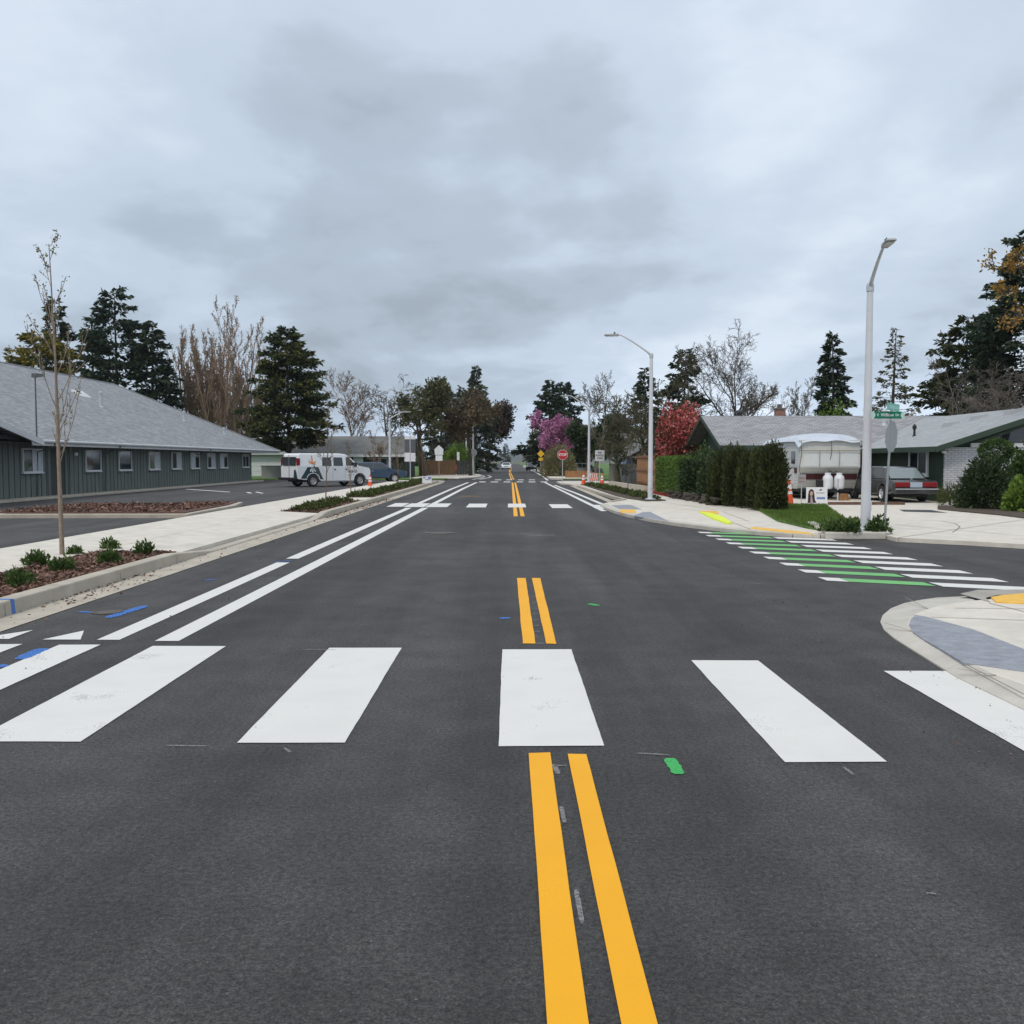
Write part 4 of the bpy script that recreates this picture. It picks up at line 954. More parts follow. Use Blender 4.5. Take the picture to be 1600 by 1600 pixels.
def bush_mesh(seed, rx_, ry_, h_, n_, leaf, lump=.18, fill=.55, up=.2, flat_top=0, wid=.5, z0=.05):
    """leaves through the outer part of a lumpy volume"""
    rng = np.random.default_rng(seed)
    d = rnd_dir(rng, n_); d[:, 2] = np.abs(d[:, 2]) * 1.0
    az = np.arctan2(d[:, 1], d[:, 0]); ph = rng.uniform(0, 6, 6)
    lum = 1 + lump * (np.sin(az * 3 + ph[0] + d[:, 2] * 4) * .5 + np.sin(az * 5 + ph[1] - d[:, 2] * 7) * .35 + np.sin(az * 9 + ph[2] + d[:, 2] * 11) * .3)
    rr = rng.uniform(fill, 1.03, n_) ** .7 * lum
    if flat_top: q = np.abs(d) ** flat_top; d = d / (q.sum(1) ** (1 / flat_top))[:, None]
    P_ = d * rr[:, None] * np.array([rx_, ry_, h_]); P_[:, 2] = np.maximum(P_[:, 2], 0) + z0 * rng.random(n_)
    D_ = d + rng.normal(0, .55, (n_, 3)) + np.array([0, 0, up])
    L_ = rng.uniform(.6, 1.35, n_) * leaf
    return leaf_mesh('foliage', P_, D_, L_, L_ * wid, rng)
def stem_mesh(seed, n_, h_, r_, spread):
    rg = random.Random(seed); segs = []
    for k in range(n_):
        az = rg.uniform(0, 2 * PI); q = (math.cos(az) * spread * rg.random(), math.sin(az) * spread * rg.random(), h_ * rg.uniform(.6, 1))
        m_ = (q[0] * .4, q[1] * .4, h_ * .4); segs += [((q[0] * .1, q[1] * .1, -.03), m_, r_, r_ * .7), (m_, q, r_ * .7, r_ * .3)]
    return seg_mesh('stem', segs, 5)
def add_bush(name, label, loc, foliage, leaf, stem, group=None, rotz=0, scale=None, cat='shrub', bark=BARK):
    t = thing(name, label, cat, loc, rotz, group)
    link('stem', stem, bark, t); link('foliage', foliage, leaf, t)
    if scale: t.scale = scale if isinstance(scale, tuple) else (scale,) * 3
    return t

def place(px, Y): return V(px, 720, Y).x
# ---- left background
add_tree('spruce_tree', 'dark spruce rising behind the gray roof next to the golden cypress', (place(92, 92), 92, 0), conifer_meshes(11, 17.2, 3.9, .1, .2, .9, .75, .8, .1, round_top=.15), BARK, F_FIR)
add_tree('golden_cypress', 'rounded golden green cypress showing over the gray roof ridge', (place(68, 84), 84, 0), conifer_meshes(12, 12.8, 4.6, .05, .1, 1.3, .6, .5, 0, round_top=.6), BARK, F_GOLD)
add_tree('pine_tree', 'tall round topped dark pine behind the middle of the gray roof', (place(186, 98), 98, 0), conifer_meshes(13, 19.2, 4.6, .12, .1, 1.0, .8, .6, .15, round_top=.6), BARK, F_FIR)
add_tree('pine_tree', 'open dark pine left of the tall round topped pine behind the gray roof', (place(150, 104), 104, 0), conifer_meshes(14, 17.0, 3.6, .12, .1, .9, .8, .7, .25, round_top=.4), BARK, F_FIR)
add_tree('fir_tree', 'dark narrow fir between the round topped pine and the tan poplars', (place(240, 96), 96, 0), conifer_meshes(15, 15.6, 4.0, .08, .25, 1.1, .75, .75, 0, round_top=.3), BARK, F_FIR)
POP = dict(k=(8, 7, 5, 4), n=(10, 9, 7), wob=(.04, .06, .08, .1), up=(.10, .16, .16, .12), ang=(28, 24, 26), len=(.62, .42, .36), start=(.12, .1, .1), rmin=.018, lt=.62)
for k, (px, top, lab) in enumerate(((352, 17.6, 'tallest bare tan poplar behind the gray roof'), (300, 15.4, 'bare tan poplar beside the dark fir behind the gray roof'), (330, 14.8, 'reddish bare poplar in the middle of the poplar clump'), (378, 14.2, 'bare tan poplar at the dark cedar end of the clump'))):
    add_tree('poplar_tree', lab, (place(px, 100 + k * 2), 100 + k * 2, 0), bare_meshes(20 + k, top * .82, .18, POP, stems=5, spread=.36, leaf_n=7000, leaf=.15), TWIG_P, F_POP, group='bare poplars behind the roof')
add_tree('cedar_tree', 'large broad dark cedar with golden tips behind the white van', (place(452, 84), 84, 0), conifer_meshes(16, 13.2, 5.2, .22, .16, 1.75, .55, .62, 0, round_top=.35), BARK, F_CEDAR)
add_tree('cedar_tree', 'shorter dark cedar against the left flank of the large golden tipped cedar', (place(394, 114), 114, 0), conifer_meshes(17, 10.0, 3.6, .05, .2, 1.4, .55, .6, 0, round_top=.4), BARK, F_CEDAR)
add_tree('bare_tree', 'pale leafless tree right of the large dark cedar', (place(548, 110), 110, 0), bare_meshes(31, 8.6, .16, dict(up=(.05, .1, .1, .08, .05), ang=(35, 34, 36, 38), rmin=.016)), TWIG_T, None)
add_tree('bare_tree', 'weeping leafless tree behind the blue car', (place(610, 96), 96, 0), bare_meshes(32, 8.0, .17, dict(up=(.06, .02, -.04, -.10, -.16), ang=(55, 48, 42, 40), rmin=.015)), TWIG_G, None)
add_tree('small_bare_tree', 'small brown leafless tree in front of the long dark house', (place(592, 78), 78, .05), bare_meshes(33, 3.0, .07, dict(k=(5, 5, 4, 3), n=(9, 7, 6), rmin=.010), leaf_n=600, leaf=.09), TWIG_T, F_BROWN)
ST = dict(k=(4, 6, 5, 4, 3), n=(5, 6, 6, 5), wob=(.05, .12, .16, .2, .2), up=(.02, .06, .05, .02, .0), ang=(42, 44, 44, 42), len=(.95, .6, .55, .5), start=(.55, .25, .2, .2), rmin=.015)
add_tree('spreading_tree', 'broad spreading olive tree with leaning limbs behind the pentagon sign', (place(662, 92), 92, 0), bare_meshes(34, 5.6, .34, ST, leaf_n=7000, leaf=.28), BARK, F_OLIVE)
add_tree('spruce_tree', 'olive spruce standing behind the broad spreading tree', (place(690, 118), 118, 0), conifer_meshes(18, 12.0, 4.3, .05, .25, 1.1, .7, .7, 0, round_top=.25), BARK, F_FIRG)
add_tree('fir_tree', 'tall gray green fir with layered boughs left of the street', (place(743, 128), 128, 0), conifer_meshes(19, 14.4, 4.6, .06, .3, 1.2, .75, .85, 0), BARK, F_FIRG)
add_tree('fir_tree', 'shorter dark fir just behind the tall gray green fir', (place(722, 136), 136, 0), conifer_meshes(41, 12.2, 3.4, .06, .3, 1.1, .75, .8, 0), BARK, F_FIR)
add_tree('brown_tree', 'brown budding tree over the two lamp posts left of the street', (place(735, 96.5), 96.5, .1), bare_meshes(35, 5.0, .25, ST, leaf_n=7000, leaf=.28), BARK, F_BROWN)
add_tree('purple_tree', 'dark purple leaved tree overhanging the left sidewalk', (place(762, 142), 142, 0), bare_meshes(36, 6.0, .28, ST, leaf_n=9000, leaf=.42), BARK, F_PURP)
add_bush('lime_shrub', 'bright yellow green shrub behind the left lamp posts', (place(715, 106), 106, .05), bush_mesh(5, 1.9, 1.9, 3.3, 3500, .28), F_LIME, stem_mesh(3, 7, 2.2, .04, 1.0))
# ---- right background
add_tree('cedar_tree', 'wide layered dark cedar behind the magenta flowering tree', (place(858, 132), 132, 0), conifer_meshes(42, 12.8, 5.6, .10, .12, 1.25, .75, .75, .15), BARK, F_FIR)
add_tree('cedar_tree', 'darker narrow cedar touching the wide layered cedar', (place(884, 138), 138, 0), conifer_meshes(43, 12.9, 4.4, .08, .2, 1.2, .75, .7, 0, round_top=.3), BARK, F_FIR)
MG = dict(k=(4, 6, 5, 4, 3), n=(6, 6, 6, 5), up=(.02, .08, .08, .05, .03), ang=(45, 42, 44, 42), len=(1.1, .6, .55, .5), start=(.45, .2, .2, .2), rmin=.014, wob=(.05, .1, .15, .2, .2))
add_tree('magenta_tree', 'magenta flowering tree behind the stop sign', (place(880, 104), 104, 0), bare_meshes(44, 3.7, .22, MG, leaf_n=12000, leaf=.26), BARK, F_MAG)
add_tree('yellow_willow', 'yellowish budding tree against the wide layered cedar', (place(846, 140), 140, 0), bare_meshes(45, 5.6, .2, dict(up=(.1, .12, .1, .05, .0), rmin=.016), leaf_n=3500, leaf=.28), TWIG_T, F_TAN)
add_bush('straw_shrub', 'rounded straw colored twiggy shrub behind the stop sign post', (place(874, 93), 93, .1), bush_mesh(7, 1.75, 1.6, 3.0, 8000, .24, .1, .35, .1, 0, .25), F_TAN, stem_mesh(4, 12, 2.0, .03, 1.0))
GN = dict(k=(3, 8, 6, 5, 3), n=(6, 8, 7, 5), wob=(.06, .20, .24, .24, .24), up=(.02, .05, .03, .03, .02), ang=(50, 48, 46, 44), len=(1.9, .5, .5, .48), start=(.5, .22, .2, .2), rmin=.012, rr=.74, taper=.7)
add_tree('gnarled_tree', 'gnarled mossy fruit tree with forked trunk in front of the blue house', (place(966, 63), 63, .1), bare_meshes(46, 2.0, .27, GN, leaf_n=1000, leaf=.12), BARK_G, F_OLIVE)
add_tree('gnarled_tree', 'mossy spreading tree whose low limb reaches over the cedar fence', (place(1032, 60), 60, .1), bare_meshes(47, 2.9, .27, {**GN, 'len': (1.9, .5, .5, .48)}, d=(-.35, 0, 1), leaf_n=2200, leaf=.13), BARK_G, F_OLIVE)
add_tree('bare_tree', 'tall slender leafless tree behind the stop sign lamp post', (place(930, 74), 74, .1), bare_meshes(48, 6.4, .15, dict(up=(.06, .1, .1, .06, .03), ang=(38, 36, 38, 38), rmin=.011)), TWIG_G, None)
add_tree('dark_tree', 'dark bushy evergreen in the shade behind the gnarled trees', (place(985, 84), 84, .1), bare_meshes(49, 3.4, .25, MG, leaf_n=8000, leaf=.34), BARK, F_DARK)
add_tree('dark_tree', 'dark bushy evergreen between the blossom tree and the lamp post', (place(918, 96), 96, .1), bare_meshes(50, 3.0, .25, MG, leaf_n=7000, leaf=.34), BARK, F_DARK)
add_tree('fir_tree', 'small dark fir behind the arm of the lamp beside the fence', (place(1008, 96), 96, 0), conifer_meshes(51, 11.0, 3.4, .08, .25, 1.1, .7, .8, 0), BARK, F_FIR)
add_tree('fir_tree', 'dark pointed fir behind the red rhododendron', (place(1066, 78), 78, 0), conifer_meshes(52, 10.8, 3.2, .05, .25, 1.4, .55, .7, 0, round_top=.2), BARK, F_FIR)
BG = dict(k=(4, 8, 6, 5, 4), n=(5, 8, 7, 6), wob=(.05, .11, .15, .18, .2), up=(.02, .045, .05, .04, .02), ang=(40, 40, 42, 42), len=(1.55, .55, .5, .46), start=(.4, .22, .2, .2), rmin=.013, rr=.66)
add_tree('bare_tree', 'big leafless tree with dark limbs rising behind the ridge of the green house', (place(1146, 60), 60, .05), bare_meshes(53, 6.2, .25, {**BG, 'n': (8, 9, 7, 6), 'len': (1.1, .52, .5, .46), 'ang': (34, 34, 38, 40), 'n': (9, 9, 8, 6), 'rmin': .010}, d=(.03, 0, 1), leaf_n=2200, leaf=.10), BARK, F_BUD, scale=(.88, .88, .82))
add_tree('bare_tree', 'faint leafless tree behind the chimney of the green house', (place(1250, 96), 96, .05), bare_meshes(54, 7.2, .14, dict(up=(.08, .12, .12, .1, .05), ang=(30, 30, 34, 36), rmin=.014)), TWIG_G, None)
add_tree('fir_tree', 'solid dark conical fir behind the camper trailer roof', (place(1302, 76), 76, .05), conifer_meshes(55, 11.8, 2.5, .02, .3, 1.9, .5, .75, 0, round_top=.15), BARK, F_FIR)
add_bush('lime_shrub', 'yellow green tree top above the roof ridge behind the trailer', (place(1302, 60), 60, .05), bush_mesh(8, 1.5, 1.3, 5.1, 2600, .22, .2, .5), F_LIME, stem_mesh(5, 7, 3.6, .05, .8))
add_tree('fir_tree', 'thin sparse fir with open layered branches behind the tall lamp post', (place(1392, 72), 72, .05), conifer_meshes(56, 11.6, 2.9, .10, .1, 1.1, .42, .8, .45), BARK, F_OLIVE)
add_tree('brown_shrub', 'pale brown pruned tree behind the street name sign', (place(1415, 58), 58, .05), bare_meshes(57, 3.3, .12, dict(k=(5, 5, 4, 3), n=(9, 7, 6), rmin=.012), leaf_n=900, leaf=.12), TWIG_T, F_BROWN)
add_tree('broad_conifer', 'broad dark conifer with drooping boughs behind the wing roof', (place(1505, 60), 60, .05), conifer_meshes(58, 10.6, 4.6, .03, .32, 1.7, .5, .7, 0, round_top=.25), BARK, F_ARB)
add_tree('broad_conifer', 'largest dark conifer beyond the right end of the green house', (place(1606, 54), 54, .05), conifer_meshes(59, 14.6, 4.4, .03, .3, 1.8, .5, .6, 0, round_top=.35), BARK, F_FIR)
TW = dict(k=(5, 7, 6, 4, 3), n=(7, 8, 7, 4), wob=(.06, .14, .18, .2, .2), up=(.03, .04, .02, .0, -.02), ang=(48, 44, 42, 40), len=(1.1, .55, .5, .45), start=(.3, .2, .2, .2), rmin=.010)
add_tree('bare_tree', 'tangled gray leafless tree in front of the dark conifers', (place(1500, 53), 53, .05), bare_meshes(60, 4.4, .16, TW), TWIG_G, None)
add_tree('bare_tree', 'second tangled leafless tree close to the largest dark conifer', (place(1562, 50), 50, .05), bare_meshes(61, 3.8, .14, TW), TWIG_G, None)
add_tree('oak_tree', 'orange leaved tree reaching into view above the white brick wall', (place(1692, 33), 33, .05), bare_meshes(62, 8.6, .22, {**MG, 'n': (7, 6, 5, 4), 'len': (.95, .55, .5, .45), 'up': (.02, .10, .06, .03, .0), 'start': (.5, .2, .2, .2), 'len': (.52, .55, .5, .45)}, leaf_n=6000, leaf=.15), BARK, F_OAK)

# ---- far avenue: trees beyond the second crossing (built once, copied)
fa = [add_tree('street_tree', 'x', (0, -400, 0), bare_meshes(70, 4.2, .22, MG, leaf_n=3200, leaf=.42), BARK, F_DARK),
      add_tree('street_conifer', 'x', (0, -400, 0), conifer_meshes(71, 11, 3.4, .05, .28, .7, .9, .75, 0, round_top=.2), BARK, F_FIRG),
      add_tree('street_tree', 'x', (0, -400, 0), bare_meshes(72, 4.6, .22, MG, leaf_n=2600, leaf=.42), BARK, F_BROWN)]
rt = random.Random(8)
LABS = ('dark round crowned tree lining the far street', 'gray green conifer lining the far street', 'brown budding tree lining the far street')
used = [False] * 3
for k in range(34):
    side = -1 if k % 2 else 1; Y = 165 + (k // 2) * 17 + rt.uniform(-4, 4); x = side * rt.uniform(8.5, 14) - (1.5 if side < 0 else -1.0)
    if k >= 26: Y = 400 + (k - 26) * 14; x = -22 + (k - 26) * 7.5 + rt.uniform(-2, 2)
    w = rt.choice((0, 0, 1, 2, 2)); sc_ = rt.uniform(.6, .95)
    if not used[w]:
        o = fa[w]; o.location = (x, Y, 0); o.scale = (sc_,) * 3; o['label'] = LABS[w]; o['group'] = 'far street trees ' + ('dark', 'conifer', 'brown')[w]; used[w] = True
    else: dup(fa[w], (x, Y, 0), rt.uniform(0, 6), LABS[w], scale=sc_)
rng0 = np.random.default_rng(4)
hx = np.linspace(-1500, 1700, 90); hz = 10 + 9 * np.sin(hx * .004 + 1) + 5 * np.sin(hx * .013) + 3 * np.sin(hx * .041)
hv = [(x, 1500, -2) for x in hx] + [(x, 1750, max(4, z)) for x, z in zip(hx, hz)] + [(x, 2100, -2) for x in hx]
m_ = len(hx)
struct('hills', MB().add(hv, [(i, i + 1, m_ + i + 1, m_ + i) for i in range(m_ - 1)] + [(m_ + i, m_ + i + 1, 2 * m_ + i + 1, 2 * m_ + i) for i in range(m_ - 1)]), mat('wooded_hill', (.06, .075, .06), .95, .4, .03))

# ---- hedges and garden shrubs on the right
def hedge_mesh(seed, w, d_, h_, n_, leaf, z0=.0, rough=.06, wid=.5):
    rng = np.random.default_rng(seed); u = rng.uniform(-1, 1, (n_, 3)); ax = rng.integers(0, 5, n_); sg = np.sign(rng.uniform(-1, 1, n_))
    nrm = np.zeros((n_, 3)); P_ = u * np.array([w / 2, d_ / 2, h_ / 2]) + np.array([0, 0, h_ / 2])
    dep = 1 - np.abs(rng.normal(0, rough, n_)) * 2
    for c, dim in ((0, w / 2), (1, d_ / 2)):
        msk = (ax == c) | (ax == c + 2); P_[msk, c] = sg[msk] * dim * dep[msk]; nrm[msk, c] = sg[msk]
    top = ax == 4; P_[top, 2] = h_ * (1 - np.abs(rng.normal(0, rough, top.sum()))); nrm[top, 2] = 1
    P_[:, 2] += np.sin(P_[:, 0] * 7 + P_[:, 1] * 5) * .04; P_[:, 2] = np.maximum(P_[:, 2], .02)
    P_ += rng.normal(0, rough * .5, (n_, 3)) * np.array([1, 1, .4])
    D_ = nrm + rng.normal(0, .6, (n_, 3)) + np.array([0, 0, .35]); L_ = rng.uniform(.6, 1.3, n_) * leaf
    return leaf_mesh('foliage', P_, D_, L_, L_ * wid, rng)
hd = thing('lime_hedge', 'clipped bright green hedge between the cedar fence and the dark shrubs', 'hedge', (7.75, 43.6, .06))
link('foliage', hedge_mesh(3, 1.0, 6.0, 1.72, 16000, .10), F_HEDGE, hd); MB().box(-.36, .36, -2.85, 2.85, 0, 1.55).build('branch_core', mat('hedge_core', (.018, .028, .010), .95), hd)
rh = thing('rhododendron', 'tall red flowering rhododendron against the gable of the green house', 'shrub', (place(1064, 53), 53, .05))
link('stem', stem_mesh(9, 9, 3.2, .06, 1.0), BARK, rh); link('foliage', bush_mesh(10, 1.42, 1.3, 4.45, 13000, .14, .12, .45, .1, 3.2, .8), F_RHO, rh)
# layered dark garden shrubs over the rocks
add_bush('garden_shrub', 'broad leaved dark shrub above the rocks next to the lime hedge', (place(1090, 38.5), 38.5, .28), bush_mesh(11, .75, .8, 1.45, 3000, .15, .2, .5, .2, 0, .6), F_DARK, stem_mesh(10, 6, 1.0, .025, .4))
add_bush('garden_shrub', 'lighter green rounded shrub behind the broad leaved dark shrub', (place(1100, 41.5), 41.5, .1), bush_mesh(12, .9, .9, 2.05, 3000, .14, .2, .5, .2, 0, .5), F_SHRUB, stem_mesh(11, 6, 1.5, .025, .5))
add_bush('garden_shrub', 'dark leafy shrub squeezed against the first clipped evergreen', (place(1118, 36.0), 36.0, .28), bush_mesh(13, .6, .7, 1.5, 2600, .14, .2, .5, .2, 0, .6), F_DARK, stem_mesh(12, 6, 1.0, .025, .3))
for k, (px, Y, w_, h_, lab) in enumerate(((1128, 33.6, .42, 1.66, 'clipped dark evergreen column next to the leafy garden shrubs'), (1150, 32.6, .41, 1.82, 'second dark evergreen column from the rocks, slightly taller'),
                                     (1172, 31.4, .36, 1.62, 'middle dark evergreen column of the clipped row'), (1189, 30.2, .33, 1.70, 'thin dark evergreen column beside the largest one'), (1207, 29.4, .40, 1.86, 'largest dark evergreen column at the lawn end of the row'))):
    add_bush('arborvitae', lab, (place(px, Y), Y, .1), bush_mesh(80 + k, w_, w_ * 1.15, h_, 7000, .12, .17, .55, .9, 3.4, .4), F_ARB, stem_mesh(80 + k, 5, 1.3, .03, .2), group='clipped evergreen columns')
# shrubs before the white brick wall
add_bush('large_shrub', 'large dark green shrub in front of the white brick wall', (place(1541, 30.8), 30.8, .1), bush_mesh(14, .80, .85, 1.66, 6500, .15, .15, .45, .1, 0, .35), F_DARK, stem_mesh(14, 8, 1.3, .03, .5))
add_bush('topiary_ball', 'clipped ball of foliage rising above the large dark shrub', (place(1556, 31.6), 31.6, .1), bush_mesh(15, .5, .5, 2.30, 1, .1), F_SHRUB, stem_mesh(15, 3, 1.9, .03, .08))
tb = [o for o in bpy.data.objects if o.name.startswith('topiary_ball')][0]
for c in list(tb.children):
    if c.name.startswith('foliage'): bpy.data.objects.remove(c)
def ball(seed, r_, n_, leaf):
    rng = np.random.default_rng(seed); d = rnd_dir(rng, n_); P_ = d * (rng.uniform(.6, 1.03, n_) ** .5)[:, None] * r_ * np.array([1.1, 1.1, .8]); D_ = d + rng.normal(0, .5, (n_, 3)); L_ = rng.uniform(.6, 1.3, n_) * leaf
    P_[:, 2] += 1.88; return leaf_mesh('foliage', P_, D_, L_, L_ * .5, rng)
link('foliage', ball(3, .46, 2600, .10), F_SHRUB, tb)
add_bush('spiky_shrub', 'low spiky pale shrub at the corner of the white brick wall', (place(1486, 33.4), 33.4, .1), bush_mesh(16, .34, .34, .55, 500, .26, .1, .2, .3, 0, .12), F_BED, stem_mesh(16, 5, .4, .02, .2))
add_bush('yellow_green_shrub', 'bright yellow green shrub near the right end of the white brick wall', (place(1604, 29.0), 29.0, .1), bush_mesh(17, .6, .6, .95, 1800, .16, .2, .4, .2, 0, .6), F_LIME, stem_mesh(17, 5, .7, .02, .3))
add_bush('large_shrub', 'glossy tall shrub behind the bright yellow green shrub', (place(1606, 32.6), 32.6, .1), bush_mesh(18, .7, .7, 2.0, 2600, .18, .2, .45, .2, 0, .6), F_SHRUB, stem_mesh(18, 6, 1.5, .03, .3))

# ---- young street trees on the left beds
YT = dict(k=(9, 6, 4, 2), n=(17, 4, 2), wob=(.02, .05, .08, .1), up=(.03, .05, .10, .1), ang=(34, 26, 26), len=(.44, .42, .4), start=(.24, .22, .3), rmin=.0045, rr=.32, taper=.86, lt=.88)
def young(seed, H, r_, **kw): return bare_meshes(seed, H, r_, {**YT, **kw.pop('S', {})}, **kw)
pt = G(97, 868, .13)
yt = add_tree('young_tree', 'slender young leafless tree in the bark bed before the gray green building', (pt.x, pt.y, .12), young(92, 5.0, .042, leaf_n=380, leaf=.045, d=(.005, 0, 1), S=dict(n=(22, 5, 2), ang=(27, 22, 24), wob=(.010, .05, .08, .1))), BARK_P, F_BUD)
for k, (px, Y, h_, lab) in enumerate(((508, 31.6, 3.4, 'young leafless tree in the bed in front of the white van'), (548, 42.5, 2.3, 'very thin sapling near the traffic cone by the van'), (622, 56.0, 2.9, 'thin sapling between the left lamp post and the tall double sign'), (660, 66.0, 3.2, 'thin sapling beside the small blue and white yard sign'))):
    add_tree('young_tree', lab, (place(px, Y), Y, .12), young(91 + k, h_, .026, leaf_n=260, leaf=.055), TWIG_T, F_BUD)
pt = G(982, 770, .1)
add_tree('young_tree', 'thin sapling in the right planting strip by the low concrete wall', (place(981, 45), 45.0, .1), young(96, 2.9, .024, leaf_n=160, leaf=.05), TWIG_G, F_BUD)

# ---- shrubs in the beds
sh = [bush_mesh(100 + k, .25, .23, .27, 420, .10, .25, .2, .5, 0, .42, .02) for k in range(3)]
sst = stem_mesh(30, 6, .14, .008, .1)
first = True
for k, (px, py, s_) in enumerate(((57, 884, .72), (96, 893, .66), (30, 915, .66), (170, 880, .66), (172, 858, .62), (226, 866, .66), (118, 867, .50))):
    p = G(px, py, .13)
    t = add_bush('bed_shrub', ('green shrub beside the sidewalk edge just before the slender young tree', 'green shrub on the curb side in front of the slender young tree trunk', 'green shrub by the curb, farthest from the driveway end of the near bark bed',
             'green shrub on the curb side near the driveway end of the bark bed', 'green shrub at the sidewalk edge near the driveway end of the bark bed', 'green shrub at the very tip of the near bark bed by the driveway', 'smallest green shrub right behind the slender young tree trunk')[k], (p.x, p.y, .125), sh[k % 3], F_SHRUB, sst, 'shrubs in the near bark bed', rotz=k * 1.3, scale=s_)
sh2 = [bush_mesh(110 + k, .30, .28, .24, 160, .13, .25, .2, .5, 0, .42, .02) for k in range(3)]
for k in range(16):
    p = Vector((-6.55 + (k % 2) * .55 + rt.uniform(-.1, .1), 28.8 + (k // 2) * .98 + rt.uniform(-.2, .2)))
    if k % 2 and k > 13: continue
    add_bush('bed_shrub', 'low olive green shrub in the short bed beside the driveway apron', (p.x, p.y, .125), sh2[k % 3], F_BED, sst, 'shrubs in the short bed', rotz=k, scale=rt.uniform(.55, .85))
for k in range(56):
    p = Vector((-6.5 + (k % 2) * .5 + rt.uniform(-.12, .12), 39.5 + (k // 2) * 1.15 + rt.uniform(-.3, .3)))
    add_bush('bed_shrub', 'low olive green shrub in the long row along the left curb', (p.x, p.y, .125), sh2[k % 3], F_BED, sst, 'shrubs in the long left row', rotz=k, scale=rt.uniform(.6, .95))
for k in range(44):
    f = (k // 2) / 21; xx = 5.05 * (1 - f) + 5.75 * f + (k % 2) * .35 - .15
    add_bush('bed_shrub', 'low dark green shrub in the right planting strip before the fence', (5.72 - .62 * f + (k % 2) * .30 - .15 + rt.uniform(-.06, .06), 37.6 + f * 22 + rt.uniform(-.3, .3), .115), sh2[k % 3], F_BED if k % 3 else F_SHRUB, sst, 'shrubs in the right strip', rotz=k, scale=rt.uniform(.6, .9))
for k, (px, py, s_) in enumerate(((1300, 832, .95), (1324, 833, 1.0), (1372, 832, 1.05), (1340, 826, .8), (1314, 824, .7))):
    p = G(px, py, .12)
    add_bush('bed_shrub', ('leafy perennial at the lawn end of the small corner bed', 'leafy perennial close to the foot of the tall lamp post on the lawn side', 'leafy perennial between the tall lamp post and the stop sign post', 'leafy perennial behind the foot of the tall lamp post', 'leafy perennial where the lawn meets the small corner bed')[k], (p.x, p.y, .12), sh[k % 3], F_SHRUB, sst, 'perennials around the lamp foot', rotz=k * 2, scale=s_)

# ---- uncountable stuff: bark chips, grass blades
def chips(name, boxes, n_, size, z, parent):
    rng = np.random.default_rng(6); A = np.array([(b[1] - b[0]) * (b[3] - b[2]) for b in boxes]); w = rng.choice(len(boxes), n_, p=A / A.sum()); B = np.array(boxes)[w]
    P_ = np.stack([rng.uniform(B[:, 0], B[:, 1]), rng.uniform(B[:, 2], B[:, 3]), z + rng.random(n_) * .02], 1)
    D_ = rng.normal(0, 1, (n_, 3)) * np.array([1, 1, .25]); L_ = rng.uniform(.5, 1.5, n_) * size
    return tag(link(name, leaf_mesh(name, P_, D_, L_, L_ * .4, rng), CHIPS, parent), kind='stuff')
chips('bark_chips', [(-6.84, -5.6, 8.5, 15.8)], 12000, .065, .132, bed1)
chips('bark_chips', [(-6.84, -5.6, 28.4, 36.2)], 4000, .08, .132, bed2)
chips('bark_chips', [(-14.3, -9.3, 26.2, 31.4), (-11.0, -9.5, 31.0, 32.4)], 7000, .10, .232, island)
def litter(name, x0, x1, y0, y1, n_, size, parent, seed):
    rng = np.random.default_rng(seed); P_ = np.stack([x0 + (x1 - x0) * rng.random(n_) ** 2.2, rng.uniform(y0, y1, n_), .010 + rng.random(n_) * .006], 1)
    D_ = rng.normal(0, 1, (n_, 3)) * np.array([1, 1, .12]); L_ = rng.uniform(.4, 1.4, n_) * size
    return tag(link(name, leaf_mesh(name, P_, D_, L_, L_ * .5, rng), CHIPS, parent), kind='stuff')
litter('leaf_litter', -5.33, -4.95, 10.8, 13.6, 160, .04, gut, 1)
litter('leaf_litter', -5.33, -4.95, 27, 41, 700, .06, gut, 2)
litter('leaf_litter', -5.33, -4.7, 6, 70, 500, .045, gut, 3)
litter('grit', -4.9, -3.2, 5, 24, 260, .02, road, 4)
litter('grit', 3.4, 2.2, 4, 22, 260, .02, road, 5)
def in_poly(P_, poly):
    x, y = P_[:, 0], P_[:, 1]; r = np.zeros(len(P_), bool); n_ = len(poly)
    for i in range(n_):
        (xa, ya), (xb, yb) = poly[i], poly[(i + 1) % n_]
        c = ((ya > y) != (yb > y)) & (x < (xb - xa) * (y - ya) / (yb - ya + 1e-12) + xa); r ^= c
    return r
rng = np.random.default_rng(9); q = np.array(lawn_poly)
P_ = np.stack([rng.uniform(q[:, 0].min(), q[:, 0].max(), 40000), rng.uniform(q[:, 1].min(), q[:, 1].max(), 40000)], 1); P_ = P_[in_poly(P_, lawn_poly)]
P_ = np.concatenate([P_, np.full((len(P_), 1), .12)], 1)
tag(link('grass', leaf_mesh('grass', P_, rng.normal(0, .35, P_.shape) + np.array([0, 0, 1]), rng.uniform(.04, .10, len(P_)), .016, rng), F_GRASS, lawn_r), kind='stuff')

